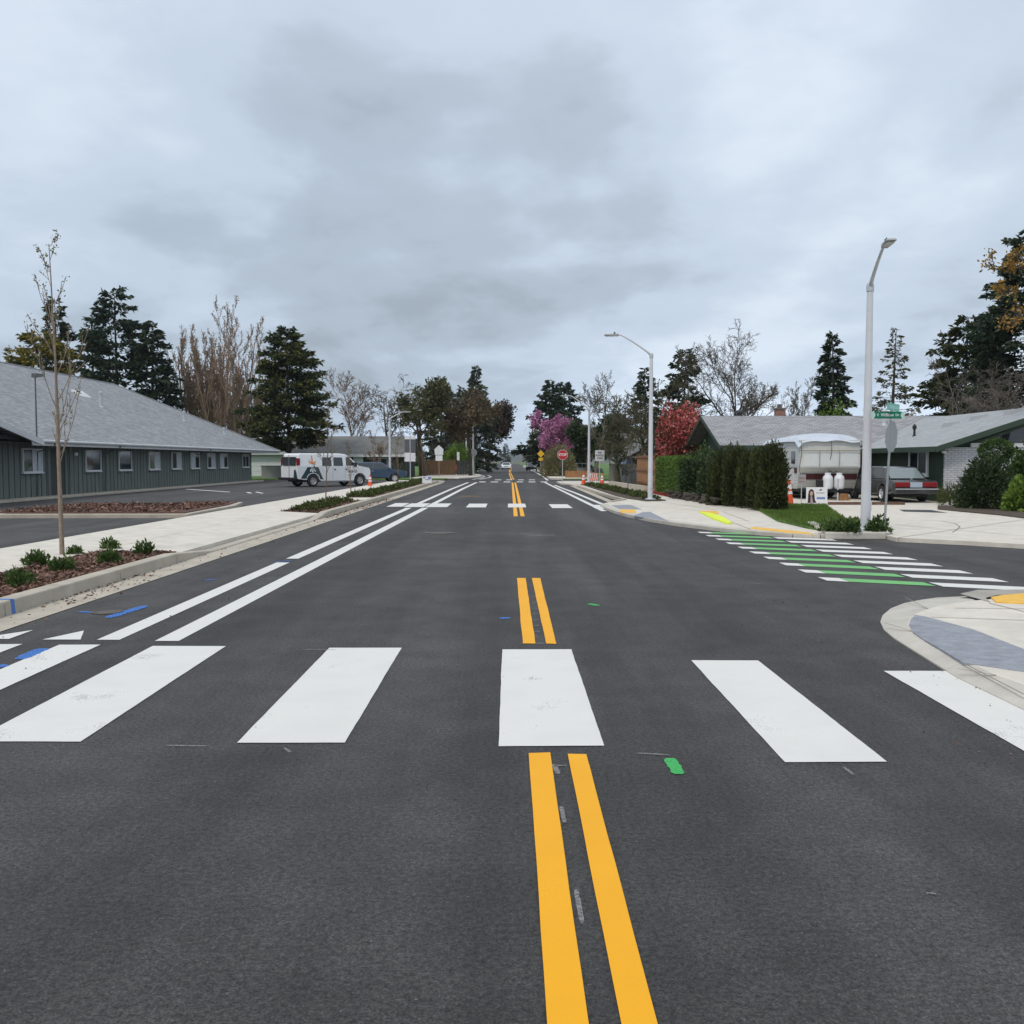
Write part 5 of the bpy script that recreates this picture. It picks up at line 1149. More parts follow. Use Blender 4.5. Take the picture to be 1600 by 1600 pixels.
# ================================================================== STREET FURNITURE
def street_lamp(loc, rotz, label, H=5.55, arm=1.35, rise=.85, scale=1.0):
    t = thing('street_lamp', label, 'street lamp', loc, rotz)           # arm points along local -x
    MB().box(-.20, .20, -.20, .20, -.02, .035).build('base_plate', GALV, t, bevel=.01)
    for sx in (-1, 1):
        for sy in (-1, 1): MB().lathe([(.022, .03), (.022, .07), (0, .075)], 6, (sx * .15, sy * .15, 0)).build('bolt', GALV, t)
    MB().lathe([(.125, .03), (.125, .06), (.105, .08), (.098, 1.0), (.062, H), (.066, H), (.066, H + .02), (0, H + .05)], 18).build('pole', POLE, t, smooth=False)
    MB().box(-.05, .05, -.112, -.09, .45, .65).build('hand_hole', POLE, t, bevel=.006)
    MB().lathe([(.072, H - .16), (.078, H - .15), (.078, H - .02), (.07, H)], 14).build('collar', GALV, t)
    pts = [(0, 0, H - .08), (-.12 * arm, 0, H + rise * .12), (-.5 * arm, 0, H + rise * .60), (-.78 * arm, 0, H + rise * .90), (-.9 * arm, 0, H + rise), (-arm, 0, H + rise + .01)]
    MB().tube(pts, [.045, .043, .036, .032, .030, .030], 10).build('arm', POLE, t, smooth=True)
    z = H + rise; x0 = -arm + .06
    head = MB().hexa([(x0, -.07, z - .05), (x0, .07, z - .05), (x0 - .58, .11, z - .015), (x0 - .58, -.11, z - .015), (x0, -.06, z + .05), (x0, .06, z + .05), (x0 - .55, .09, z + .03), (x0 - .55, -.09, z + .03)]).build('lamp_head', mat('lamp_head_grey', (.33, .34, .35), .5), t, bevel=.015)
    MB().box(x0 - .52, x0 - .18, -.07, .07, z - .050, z - .030).build('lens', mat('lamp_lens', (.55, .55, .52), .3), head)
    MB().lathe([(.035, z + .03), (.04, z + .05), (.04, z + .10), (0, z + .115)], 10, (x0 - .16, 0, 0)).build('photocell', mat('photocell', (.08, .08, .09), .5), head)
    MB().tube([(x0 - .16, 0, z + .10), (x0 - .16, 0, z + .13)], .012, 6).build('antenna', BLACK, head)
    return t
p = G(1352, 830.5, .12)
street_lamp((p.x, p.y, .12), R(82), 'tall gray street lamp in the small planted corner by the stop sign post', 5.3, 1.2, .55)
p = G(1016, 781, .1)
street_lamp((p.x, p.y, .11), R(-4), 'gray street lamp with arm over the street in the right planting strip', 5.75, 1.35, .75)
street_lamp((5.2, 61.5, .10), R(-4), 'gray street lamp standing between the traffic cones and the white text sign', 4.9)
street_lamp((-8.9, 71, .09), R(176), 'gray street lamp beside the nose of the blue car', 4.7, 1.1, .5)
street_lamp((-3.75, 100, .16), R(178), 'gray street lamp with the octagonal sign back on the bulged corner', 5.6)
street_lamp((-4.75, 106, .16), R(178), 'gray street lamp just behind the one with the octagonal sign', 5.6)

def octagon(r_, cy, y, th=.004):
    return MB().side([(r_ * math.cos(PI / 8 + k * PI / 4), cy + r_ * math.sin(PI / 8 + k * PI / 4)) for k in range(8)], y - th, y)
def post(parent, h_, r_=.03, m=GALV):
    MB().tube([(0, 0, -.02), (0, 0, h_)], r_, 8).build('post', m, parent)
# stop sign that faces this way, down the street
s1 = thing('stop_sign', 'red stop sign facing the street in front of the straw colored shrub', 'sign', (place(879, 68), 68, .08))
post(s1, 2.35)
b1 = octagon(.36, 2.0, -.035).build('sign_face', RED_S, s1)
octagon(.385, 2.0, -.030, .003).build('border', WHITE_R, s1)
text('lettering', 'STOP', .25, WHITE_R, b1, Matrix.Translation((0, -.041, 2.0)) @ Matrix.Rotation(PI / 2, 4, 'X'), .008, .95)
# stop sign seen from behind with street name blades
p = G(1381, 834, .10)
s2 = thing('stop_sign', 'bare metal back of a stop sign below green street name blades', 'sign', (p.x, p.y, .10), 0)
s2.rotation_euler = (0, R(2.6), 0)
post(s2, 2.62, .026, SIGN_BACK)
sb = octagon(.345, 2.06, .0, .004).build('sign_back', SIGN_BACK, s2, rot=(0, 0, R(47)), loc=(.035, .03, 0))
octagon(.335, 2.06, .006, .002).build('sign_face', RED_S, s2, rot=(0, 0, R(47)), loc=(.035, .03, 0))
bl = MB().side([(-.30, 2.44), (.30, 2.44), (.27, 2.515), (.30, 2.59), (-.30, 2.59), (-.27, 2.515)], -.012, .012).build('street_blade', GREEN_S, s2, loc=(.02, -.02, 0), rot=(0, R(-2.6), R(4)))
for sx in (-1, 1): MB().side([(sx * .27, 2.515), (sx * .305, 2.44), (sx * .36, 2.44), (sx * .36, 2.59), (sx * .305, 2.59)], -.010, .010).build('blade_end', mat('blade_pale', (.48, .66, .60), .5), bl)
text('lettering', 'E', .07, mat('letter_pale', (.55, .72, .66), .5), bl, Matrix.Translation((-.22, -.014, 2.515)) @ Matrix.Rotation(PI / 2, 4, 'X'), .002)
text('lettering', 'Willow', .095, WHITE_R, bl, Matrix.Translation((-.02, -.014, 2.515)) @ Matrix.Rotation(PI / 2, 4, 'X'), .001)
text('lettering', 'Dr', .07, MATS['letter_pale'], bl, Matrix.Translation((.20, -.014, 2.515)) @ Matrix.Rotation(PI / 2, 4, 'X'), .002)
b2 = MB().side([(-.30, 2.61), (.30, 2.61), (.30, 2.76), (-.30, 2.76)], -.012, .012).build('street_blade', GREEN_S2, s2, loc=(.02, .0, 0), rot=(0, 0, R(46)))
MB().side([(-.255, 2.65), (.255, 2.65), (.255, 2.72), (-.255, 2.72)], -.0145, -.0125).build('print_band', mat('band_pale', (.30, .60, .52), .5), b2)
MB().box(-.03, .03, -.03, .03, 2.40, 2.66).build('bracket', GALV, s2)
# tall double panel and pentagon seen from behind, left
s3 = thing('road_sign', 'tall pair of sign panels seen from behind at the end of the long shrub row', 'sign', (place(641, 66), 66, .12))
post(s3, 3.2, .035)
MB().box(-.38, .38, -.01, .01, 2.12, 3.02).build('upper_panel', mat('sign_dark_back', (.095, .10, .11), .6), s3)
MB().box(-.38, .38, -.012, .012, 3.025, 3.25).build('top_panel', SIGN_WHITE, s3)
MB().box(-.40, .36, -.014, .010, 1.48, 2.08).build('lower_panel', SIGN_WHITE, s3)
s4 = thing('road_sign', 'pentagon shaped pale sign back with a plate below it on a thin post', 'sign', (place(686, 88), 88, .1))
post(s4, 2.9, .03, mat('wood_post', (.30, .24, .17), .9))
MB().side([(-.38, 2.1), (.38, 2.1), (.42, 2.62), (0, 3.0), (-.42, 2.62)], -.04, -.03).build('panel', SIGN_WHITE, s4)
MB().box(-.32, .32, -.042, -.030, 1.55, 2.06).build('plate', SIGN_WHITE, s4)
for zz in (2.75, 2.35, 1.8): MB().box(-.03, .03, -.05, -.03, zz - .02, zz + .02).build('bolt', GALV, s4)
s5 = thing('road_sign', 'octagonal gray sign back fixed low on the far left lamp post', 'sign', (-3.72, 99.8, .16))
octagon(.42, 2.35, -.16).build('sign_back', SIGN_BACK, s5); post(s5, 2.4, .025); MB().box(-.02, .02, -.165, .0, 2.3, 2.36).build('bracket', GALV, s5)
# white text sign right
s6 = thing('road_sign', 'white rectangular road sign with three dark text lines beside the gnarled tree', 'sign', (place(937, 63.5), 63.5, .09))
post(s6, 2.3)
pn = MB().box(-.31, .31, -.045, -.03, 1.55, 2.27).build('panel', SIGN_WHITE, s6)
for k, tx in enumerate(('END', 'SCHOOL', 'ZONE')):
    text('lettering', tx, .17, BLACK, pn, Matrix.Translation((0, -.048, 2.10 - k * .19)) @ Matrix.Rotation(PI / 2, 4, 'X'), .004, .8)
# yellow sign far right
s7 = thing('road_sign', 'yellow diamond road sign before the magenta tree', 'sign', (place(845, 128), 128, .1))
post(s7, 2.6); MB().side([(0, 2.0), (.5, 2.5), (0, 3.0), (-.5, 2.5)], -.05, -.04).build('panel', mat('sign_yellow', (.75, .42, .02), .5), s7)
MB().box(-.3, .3, -.052, -.04, 1.55, 1.95).build('plate', MATS['sign_yellow'], s7)
# utility pole and wires far down the street
up = thing('utility_pole', 'wooden utility pole with wires far down the right side', 'pole', (place(832, 190), 190, 0))
MB().tube([(0, 0, 0), (0, 0, 9.5)], [.18, .12], 8).build('pole', BARK, up); MB().box(-1.1, 1.1, -.06, .06, 8.9, 9.05).build('crossarm', BARK, up)
for sx in (-1, 0, 1): MB().tube([(sx, -60, 8.4), (sx, -30, 8.2), (sx, 0, 9.1), (sx, 60, 8.2), (sx, 120, 9.1)], .012, 4).build('wire', BLACK, up)

# ---- cones
def cone(loc, label, s_=1.0, group=None):
    t = thing('traffic_cone', label, 'traffic cone', loc, group=group)
    MB().box(-.19, .19, -.19, .19, 0, .04).build('base', mat('cone_base', (.05, .045, .04), .8), t, bevel=.01)
    MB().lathe([(.15, .04), (.14, .06), (.045, .70), (.04, .72), (0, .72)], 16).build('body', ORANGE, t)
    for za, zb in ((.46, .60), (.32, .40)):
        r_ = lambda z: .148 - (z - .04) * .155
        MB().lathe([(r_(za) + .004, za), (r_(zb) + .004, zb)], 16).build('white_band', WHITE_R, t)
    t.scale = (s_,) * 3; return t
p = G(578, 754, .1)
cone((place(578, 57.0), 57.0, .085), 'orange traffic cone standing by the front bumper of the white van', 1.0)
cone((place(912, 60.2), 60.2, .12), 'orange traffic cone at the foot of the lamp by the stop sign', 1.05)
cone((place(941, 60.5), 60.5, .085), 'orange traffic cone beside the striped barricade panel', 1.05)
p = G(1234, 790, .1)
cone((place(1233, 33.2), 33.2, .085), 'orange traffic cone beside the camper trailer next to the evergreen row', 1.25)
hz_ = MB().box(-.05, .05, -.05, .05, 0, .1)
bd = thing('barricade', 'small orange striped barricade panel between two traffic cones', 'barricade', (place(928, 60.8), 60.8, .085))
for k in range(2):
    for sx in (-.24, .24): MB().hexa([(sx - .02, -.25 + k * .5, 0), (sx + .02, -.25 + k * .5, 0), (sx + .02, -.22 + k * .5, 0), (sx - .02, -.22 + k * .5, 0), (sx - .02, -.03 + k * .04, .9), (sx + .02, -.03 + k * .04, .9), (sx + .02, .0 + k * .04, .9), (sx - .02, .0 + k * .04, .9)]).build('leg', WHITE_R, bd)
bd.scale = (.85, .85, .85)
pnl = MB().box(-.30, .30, -.17, -.15, .35, .92).build('panel', WHITE_R, bd)
for k in range(4): MB().side([(-.30 + k * .15, .36), (-.22 + k * .15, .36), (-.10 + k * .14, .91), (-.18 + k * .14, .91)], -.176, -.171).build('stripe', ORANGE, pnl)
# ---- yard signs
ys_ = thing('yard_sign', 'small white and blue yard sign in the long left shrub row', 'sign', (place(667, 60), 60, .12))
for sx in (-.2, .2): MB().tube([(sx, 0, -.02), (sx, 0, .5)], .006, 6).build('stake', GALV, ys_)
yp = MB().box(-.30, .30, -.006, .006, .12, .56).build('panel', WHITE_R, ys_)
MB().box(-.24, -.10, -.010, -.007, .42, .50).box(.06, .27, -.010, -.007, .40, .50).box(-.10, .2, -.010, -.007, .33, .37).build('print', mat('print_blue', (.12, .14, .42), .6), yp)
hs_ = thing('portrait_sign', 'white sign with a dark haired portrait leaning before the propane tanks', 'sign', (place(1277, 34.6), 34.6, .085), R(-3))
pp = MB().box(-.38, .38, -.012, .012, .02, .60).build('panel', WHITE_R, hs_)
for sx in (-.3, .3): MB().tube([(sx, .02, .05), (sx, .25, .0)], .012, 6).build('prop', GALV, hs_)
el = lambda cx, cz, rx_, rz_, n_=18: [(cx + rx_ * math.cos(2 * PI * k / n_), cz + rz_ * math.sin(2 * PI * k / n_)) for k in range(n_)]
MB().side([(-.32, .03), (-.31, .35), (-.28, .48), (-.20, .54), (-.12, .49), (-.09, .35), (-.06, .12), (.0, .03)], -.0145, -.0125).build('print_hair', mat('print_dark', (.02, .016, .018), .6), pp)
MB().side(el(-.195, .37, .055, .085), -.0165, -.0148).build('print_face', mat('print_skin', (.55, .36, .27), .6), pp)
MB().side([(-.23, .03), (-.22, .27), (-.17, .27), (-.13, .03)], -.0165, -.0148).build('print_shirt', mat('print_pink', (.45, .30, .33), .6), pp)
MB().side([(.0, .16), (.30, .16), (.30, .24), (.0, .24)], -.0145, -.0125).build('print_bar', mat('print_bar_blue', (.16, .24, .52), .6), pp)
MB().side([(-.03, .38), (.28, .38), (.28, .40), (-.03, .40)], -.0145, -.0125).side([(.07, .47), (.12, .53), (.2, .53), (.17, .48)], -.0145, -.0125).build('print_mark', mat('print_navy', (.05, .08, .16), .6), pp)
ns = thing('notice_sign', 'small gray notice on a thin post beside the trailer window', 'sign', (place(1253, 33.9), 33.9, .085))
post(ns, 1.1, .018); nn = MB().box(-.14, .14, -.03, -.018, .72, 1.08).build('panel', SIGN_BACK, ns)
MB().box(-.11, .11, -.034, -.031, .80, .83).box(-.11, .11, -.034, -.031, .93, .97).build('print', mat('print_red', (.4, .12, .12), .6), nn)

# ================================================================== VEHICLES
def wheel(parent, x, y, r_, w=.22, rim=GALV, hub=True):
    """axle along local y; the outer face is the side away from the car's middle"""
    s_ = 1 if y > 0 else -1
    t = MB().lathe([(r_ * .62, -w / 2), (r_ * .92, -w / 2), (r_, -w * .32), (r_, w * .32), (r_ * .92, w / 2), (r_ * .62, w / 2)], 24, axis='y', cap=False)
    o = t.build('wheel', RUBBER, parent, smooth=False, loc=(x, y, r_))
    MB().lathe([(0, s_ * w * .30), (r_ * .14, s_ * w * .30), (r_ * .18, s_ * w * .22), (r_ * .52, s_ * w * .26), (r_ * .58, s_ * w * .46), (r_ * .63, s_ * w * .44), (r_ * .63, -s_ * w * .3)], 24, axis='y').build('rim', rim, o)
    for k in range(5):
        h = MB(); a = 2 * PI * k / 5; h.lathe([(r_ * .09, s_ * w * .262), (r_ * .09, s_ * w * .268), (0, s_ * w * .268)], 8, (r_ * .36 * math.cos(a), 0, r_ * .36 * math.sin(a)), 'y')
        h.build('rim_hole', BLACK, o)
    return o
def arc(cx, cz, r_, a0, a1, n_=9): return [(cx + r_ * math.cos(R(a0 + (a1 - a0) * k / n_)), cz + r_ * math.sin(R(a0 + (a1 - a0) * k / n_))) for k in range(n_ + 1)]
def shell(lower, upper, w, wr, belt):
    """lower: outline (x,z) with wheel arches, full width; upper: outline from the belt up, leaning in to wr at the top"""
    mb = MB(); mb.side(lower, -w, w)
    zt = max(p[1] for p in upper); n_ = len(upper)
    yy = lambda z: w - .012 - (w - .012 - wr) * max(0, (z - belt)) / (zt - belt)
    P_ = [(x, -yy(z), z) for x, z in upper] + [(x, yy(z), z) for x, z in upper]
    up_ = MB(); up_.add(P_, [tuple(range(n_)), tuple(range(n_, 2 * n_))[::-1]] + [(i, n_ + i, n_ + (i + 1) % n_, (i + 1) % n_) for i in range(n_)])
    return mb, up_, yy
def side_glass(parent, poly, yy, s_, m=GLASS_V, name='window', eps=.008):
    mb = MB(); n_ = len(poly)
    a = [(x, s_ * (yy(z) + eps), z) for x, z in poly]; b_ = [(x, s_ * (yy(z) - .01), z) for x, z in poly]
    mb.add(a + b_, [tuple(range(n_)), tuple(range(n_, 2 * n_))] + [(i, (i + 1) % n_, n_ + (i + 1) % n_, n_ + i) for i in range(n_)])
    return mb.build(name, m, parent)

# ---- white van
VW = mat('van_white', (.78, .80, .82), .3, .03, 2, coat=.4)
TEAL = mat('logo_teal', (.012, .055, .065), .4); LORA = mat('logo_orange', (.80, .24, .03), .4)
van = thing('van', 'white passenger van with teal and orange emblem parked in the lot', 'van', (0, 0, 0))
lo = [(-2.62, .50)] + [(-1.98, .42)] + arc(-1.55, .36, .46, 172, 8) + [(-1.0, .36), (1.40, .36)] + arc(1.85, .36, .46, 172, 8) + [(2.55, .38), (2.62, .55), (2.64, .98), (2.54, 1.14), (1.80, 1.27), (-2.62, 1.25)]
uppr = [(-2.61, 1.22), (1.84, 1.22), (1.10, 1.88), (.85, 1.99), (.4, 2.04), (-2.35, 2.04), (-2.52, 1.98)]
a, b_, yy = shell(lo, uppr, .98, .84, 1.22)
a.build('body', VW, van, bevel=.05, seg=3); b_.build('cabin', VW, van, bevel=.07, seg=3)
for s_ in (-1, 1):
    for k, pl in enumerate(([(-.90, 1.27), (-.22, 1.27), (-.25, 1.80), (-.86, 1.80)], [(-.10, 1.27), (.60, 1.27), (.58, 1.80), (-.06, 1.80)], [(.82, 1.29), (1.58, 1.29), (1.10, 1.77), (.86, 1.81)])): side_glass(van, pl, yy, s_)
    MB().box(-.16, -.145, s_ * .976, s_ * .985, .45, 1.2).build('door_seam', mat('seam', (.25, .27, .30), .7), van)
    MB().box(.73, .742, s_ * .976, s_ * .985, .45, 1.2).build('door_seam', MATS['seam'], van)
    MB().box(-.06, .06, s_ * .98, s_ * 1.0, 1.02, 1.09).build('door_handle', BLACK, van); MB().box(.78, .92, s_ * .98, s_ * 1.0, 1.02, 1.09).build('door_handle', BLACK, van)
    MB().box(1.35, 1.5, s_ * 1.0, s_ * 1.18, 1.22, 1.48).build('mirror', BLACK, van, bevel=.02)
    for x in (-1.55, 1.85): wheel(van, x, s_ * .88, .355, .24, mat('steel_wheel', (.55, .56, .58), .4, metal=.5))
    MB().box(-2.645, -2.45, min(s_ * .86, s_ * .955), max(s_ * .86, s_ * .955), 1.30, 1.74).build('tail_lamp', mat('lamp_red', (.24, .012, .016), .25), van)
    MB().box(2.50, 2.64, s_ * .60, s_ * .94, .80, 1.0).build('headlamp', mat('lamp_clear', (.6, .62, .64), .15), van)
    MB().side([(-1.0, .30), (1.38, .30), (1.38, .40), (-1.0, .40)], s_ * .93 - .02, s_ * .93 + .02).build('sill', mat('sill_grey', (.30, .31, .33), .6), van)
MB().add([(1.74, -.86, 1.27), (1.74, .86, 1.27), (1.10, .78, 1.85), (1.10, -.78, 1.85)], [(0, 1, 2, 3)]).build('windscreen', GLASS_V, van, loc=(.05, 0, .03))
for s_ in (-1, 1):
    MB().box(-2.655, -2.60, min(s_ * .06, s_ * .74), max(s_ * .06, s_ * .74), 1.30, 1.82).build('rear_window', GLASS_V, van)
MB().box(-2.66, -2.63, -.012, .012, .55, 1.95).build('rear_seam', MATS['seam'], van)
MB().side([(-2.3, .40), (-1.05, .40), (-1.05, .5), (-2.3, .5)], -.6, .6).build('underbody', BLACK, van)
MB().box(-2.3, 2.2, -.7, .7, .30, .46).build('chassis', BLACK, van)
MB().box(-2.86, -2.60, -.95, .95, .42, .58).build('rear_bumper', BLACK, van, bevel=.03)
MB().box(2.55, 2.76, -.96, .96, .40, .62).build('front_bumper', mat('bumper_dark', (.06, .06, .065), .6), van, bevel=.03)
MB().box(2.60, 2.66, -.55, .55, .70, .95).build('grille', BLACK, van)
for s_ in (-1,):                                   # emblem on the side that faces the street
    yo = -.981
    def decal(poly, m, d=.006, nm='emblem'):
        return MB().add([(x, yo - d - .0 if z < 1.24 else -(yy(z) + d + .004), z) for x, z in poly], [tuple(range(len(poly)))]).build(nm, m, van)
    decal([(-2.42, .52), (-2.02, .50), (-2.0, .62), (-1.90, .76), (-1.72, .85), (-1.55, .86), (-1.36, .84), (-1.20, .74), (-1.10, .60), (-1.06, .46), (-.86, .46), (-1.20, 1.20), (-1.95, 1.20)], TEAL)
    for cx, a_ in ((-1.58, 90), (-1.78, 58), (-1.38, 122)):
        c, s2_ = math.cos(R(a_)), math.sin(R(a_)); bx, bz = -1.58, 1.24; L_ = .32
        q = [(bx - c * .06 - s2_ * .02, bz - s2_ * .06), (bx - c * L_ - s2_ * .06, bz - s2_ * L_ + c * .06), (bx - c * (L_ + .05), bz - s2_ * (L_ + .05)), (bx - c * L_ + s2_ * .06, bz - s2_ * L_ - c * .06)]
        decal([(x, min(z, 1.235)) for x, z in q], VW, .010)
    decal([(-1.62, 1.42), (-1.54, 1.42), (-1.56, 1.90), (-1.64, 1.90)], LORA)
    decal([(-1.88, 1.58), (-1.78, 1.45), (-1.60, 1.38), (-1.42, 1.44), (-1.30, 1.58), (-1.40, 1.55), (-1.58, 1.48), (-1.76, 1.55)], LORA, .008)
    text('lettering', '& PACE', .20, mat('logo_dark', (.03, .05, .07), .4), van, Matrix.Translation((1.28, -.986, .92)) @ Matrix.Rotation(PI / 2, 4, 'X'), .004)
MB().add([(-2.668, -.95, .55), (-2.668, -.55, .55), (-2.668, -.62, 1.05), (-2.668, -.80, 1.05)], [(0, 1, 2, 3)]).build('emblem', TEAL, van)
rear = Vector((place(488, 57.0), 57.0)); front = Vector((place(561, 59.3), 59.3)); hd_ = math.atan2((front - rear).y, (front - rear).x); sc_v = (front - rear).length / 3.4
van.rotation_euler = (0, 0, hd_); van.scale = (sc_v,) * 3
van.location = (rear.x + 1.55 * sc_v * math.cos(hd_) , rear.y + 1.55 * sc_v * math.sin(hd_), .085)
off = Vector((-math.sin(hd_), math.cos(hd_))) * .88 * sc_v; van.location.x += off.x; van.location.y += off.y

# ---- generic saloon
def saloon(name, label, loc, rotz, paint, scale=1.0, suv=False, group=None):
    c = thing(name, label, 'car', loc, rotz, group)
    H = .22 if suv else 0; r_ = .33 + H * .2; zb = .92 + H; top = 1.43 + H * 1.4
    lo = [(-2.55, .42 + H * .6), (-2.05, .32 + H * .6)] + arc(-1.45, r_, r_ + .07, 172, 8) + [(-1.0, .28 + H * .6), (1.05, .28 + H * .6)] + arc(1.5, r_, r_ + .07, 172, 8) + [(2.0, .30 + H * .6), (2.48, .38 + H * .6), (2.55, .60 + H), (2.50, .72 + H), (2.2, .80 + H), (1.15, zb), (-1.75, zb), (-2.48, zb - .04), (-2.58, zb - .12), (-2.58, .55)]
    if suv: upr = [(-2.50, zb - .02), (1.25, zb - .02), (.55, top - .06), (.2, top), (-2.1, top), (-2.35, top - .08)]
    else: upr = [(-1.80, zb - .02), (1.25, zb - .02), (.40, top - .05), (.1, top), (-.95, top), (-1.22, top - .05)]
    a, b_, yy = shell(lo, upr, .90, .66, zb - .02)
    a.build('body', paint, c, bevel=.06, seg=3); b_.build('cabin', paint, c, bevel=.06, seg=3)
    for s_ in (-1, 1):
        x1 = -2.1 if suv else -1.52
        side_glass(c, [(-.30, zb + .03), (1.0, zb + .03), (.40, top - .10), (-.30, top - .08)], yy, s_)
        side_glass(c, [(x1, zb + .03), (-.38, zb + .03), (-.38, top - .08), (x1 + .42, top - .10)], yy, s_)
        for x in (-1.45, 1.5): wheel(c, x, s_ * .80, r_, .21)
        MB().box(.95, 1.1, s_ * .88, s_ * 1.06, zb, zb + .15).build('mirror', paint, c, bevel=.02)
        MB().box(-.5, -.36, s_ * .895, s_ * .915, zb - .17, zb - .12).build('door_handle', GALV, c)
        MB().box(2.42, 2.56, min(s_ * .55, s_ * .86), max(s_ * .55, s_ * .86), .58 + H, .72 + H).build('headlamp', mat('lamp_clear', (.6, .62, .64), .15), c)
    MB().box(-2.1, 2.1, -.68, .68, .22 + H * .6, .34 + H * .6).build('chassis', BLACK, c)
    k = -1
    if not suv: MB().add([(-1.80, -.70, zb + .02), (-1.80, .70, zb + .02), (-1.24, .60, top - .07), (-1.24, -.60, top - .07)], [(0, 1, 2, 3)]).build('rear_window', mat('rear_glass', (.20, .24, .25), .12), c, loc=(-.035, 0, .02))
    else: MB().box(-2.46, -2.42, -.62, .62, zb + .05, top - .12).build('rear_window', GLASS_V, c)
    MB().add([(1.22, -.72, zb + .02), (1.22, .72, zb + .02), (.42, .62, top - .07), (.42, -.62, top - .07)], [(0, 1, 2, 3)]).build('windscreen', GLASS_V, c, loc=(.04, 0, .025))
    tl = MB().box(-2.615, -2.56, -.84, .84, zb - .30, zb - .10).build('tail_lamp', mat('lamp_red', (.24, .012, .016), .25), c, bevel=.02)
    MB().box(-2.635, -2.617, -.24, .24, zb - .31, zb - .10).build('number_plate', mat('plate', (.42, .50, .60), .5, .2, 40), c)
    MB().box(-2.72, -2.55, -.88, .88, .36 + H, .56 + H).build('rear_bumper', paint, c, bevel=.04)
    MB().box(-2.73, -2.715, -.87, .87, .53 + H, .57 + H).build('bumper_trim', GALV, c)
    MB().box(2.50, 2.66, -.88, .88, .36 + H, .56 + H).build('front_bumper', paint, c, bevel=.04)
    MB().box(2.54, 2.58, -.45, .45, .60 + H, .72 + H).build('grille', BLACK, c)
    MB().lathe([(.05, 0), (.05, .03), (0, .035)], 10).build('badge', GALV, c, loc=(-2.2, 0, zb))
    c.scale = (scale,) * 3
    return c
SILVER = mat('paint_greysilver', (.075, .08, .08), .28, .04, 2, metal=.55, coat=.5)
saloon('car', 'gray silver sedan with red tail lights parked in the driveway by the green wall', (15.05, 37.6, .085), R(92), SILVER, .94)
saloon('car', 'blue car parked behind the nose of the white van', (place(586, 69), 69, .085), R(22), mat('paint_blue', (.04, .075, .13), .3, .05, 2, coat=.5), .84, True)
saloon('car', 'white car driving toward us far down the street', (place(791, 178), 178, 0), R(-90), VW, .95)
saloon('car', 'white car parked off the left side of the far street', (place(754, 150), 150, .1), R(-80), VW, .95)
saloon('car', 'pale gray car parked behind the low cedar fence', (place(903, 99), 99, .05), R(185), mat('paint_pale', (.36, .37, .38), .3, coat=.4), .95)
saloon('car', 'dark car parked beyond the yellow diamond sign', (place(833, 150), 150, .1), R(-100), mat('paint_dark', (.03, .035, .04), .3, coat=.4), .95)

# ---- camper trailer on the driveway
TRW = course_mat('trailer_siding', 0, (.58, .58, .545), (.60, .60, .565), (.36, .36, .33), 8, .12, .006, 1, .4, rough=.5, var=.10)
TRY = course_mat('trailer_siding_side', 1, (.54, .56, .56), (.56, .58, .58), (.36, .37, .37), 8, .12, .006, 1, .4, rough=.5, var=.08)
MAROON = mat('stripe_maroon', (.085, .015, .018), .5)
tr = thing('camper_trailer', 'old white camper trailer with maroon stripe and pale tarp roof parked in the driveway', 'trailer', (11.75, 38.2, .085))
Wt, Lt = 2.42, 5.2
prof = [(.55, .42), (Lt, .42), (Lt, 2.42), (.0, 2.42), (-.05, 1.30), (.22, 1.0), (.36, .70)]
mb = MB(); n_ = len(prof); P_ = [(0, y, z) for y, z in prof] + [(Wt, y, z) for y, z in prof]
mb.add(P_, [tuple(range(n_)), tuple(range(n_, 2 * n_))[::-1]] + [(i, n_ + i, n_ + (i + 1) % n_, (i + 1) % n_) for i in range(n_)])
mb.build('body', TRW, tr, bevel=.03)
MB().box(-.012, -.002, .05, Lt - .05, 1.32, 2.38).box(-.012, -.002, .5, Lt - .05, .48, 1.05).build('side_skin', TRY, tr)
cov = MB().add([(.10, -.03, 1.34), (Wt - .10, -.03, 1.34), (Wt - .10, -.0, 1.95), (.10, -.0, 1.95)], [(0, 1, 2, 3)]).build('window_cover', mat('trailer_panel', (.62, .64, .63), .5, .05, 2), tr, loc=(0, -.03, 0))
for x in (.75, 1.55): MB().box(x - .01, x + .01, -.075, -.062, 1.34, 2.0).build('cover_seam', mat('rust_seam', (.33, .25, .16), .8), cov)
MB().box(.06, Wt - .06, -.07, -.05, 1.96, 1.99).build('cover_hinge', mat('rust_seam2', (.28, .24, .19), .8), cov)
MB().hexa([(.05, .16, 1.04), (Wt - .05, .16, 1.04), (Wt - .05, .30, .80), (.05, .30, .80), (.05, .135, 1.04), (Wt - .05, .135, 1.04), (Wt - .05, .275, .80), (.05, .275, .80)]).build('stripe', MAROON, tr)
MB().box(-.018, -.013, .4, Lt, 1.06, 1.28).build('stripe', MAROON, tr)
MB().box(-.03, -.005, .65, 1.15, 1.45, 1.95).build('window', GLASS_V, tr); MB().box(-.03, -.005, 2.4, 3.6, 1.45, 2.1).build('window', GLASS_V, tr)
MB().box(-.04, -.005, .75, 1.5, .60, 1.25).build('hatch', mat('hatch_pale', (.55, .58, .60), .5), tr)
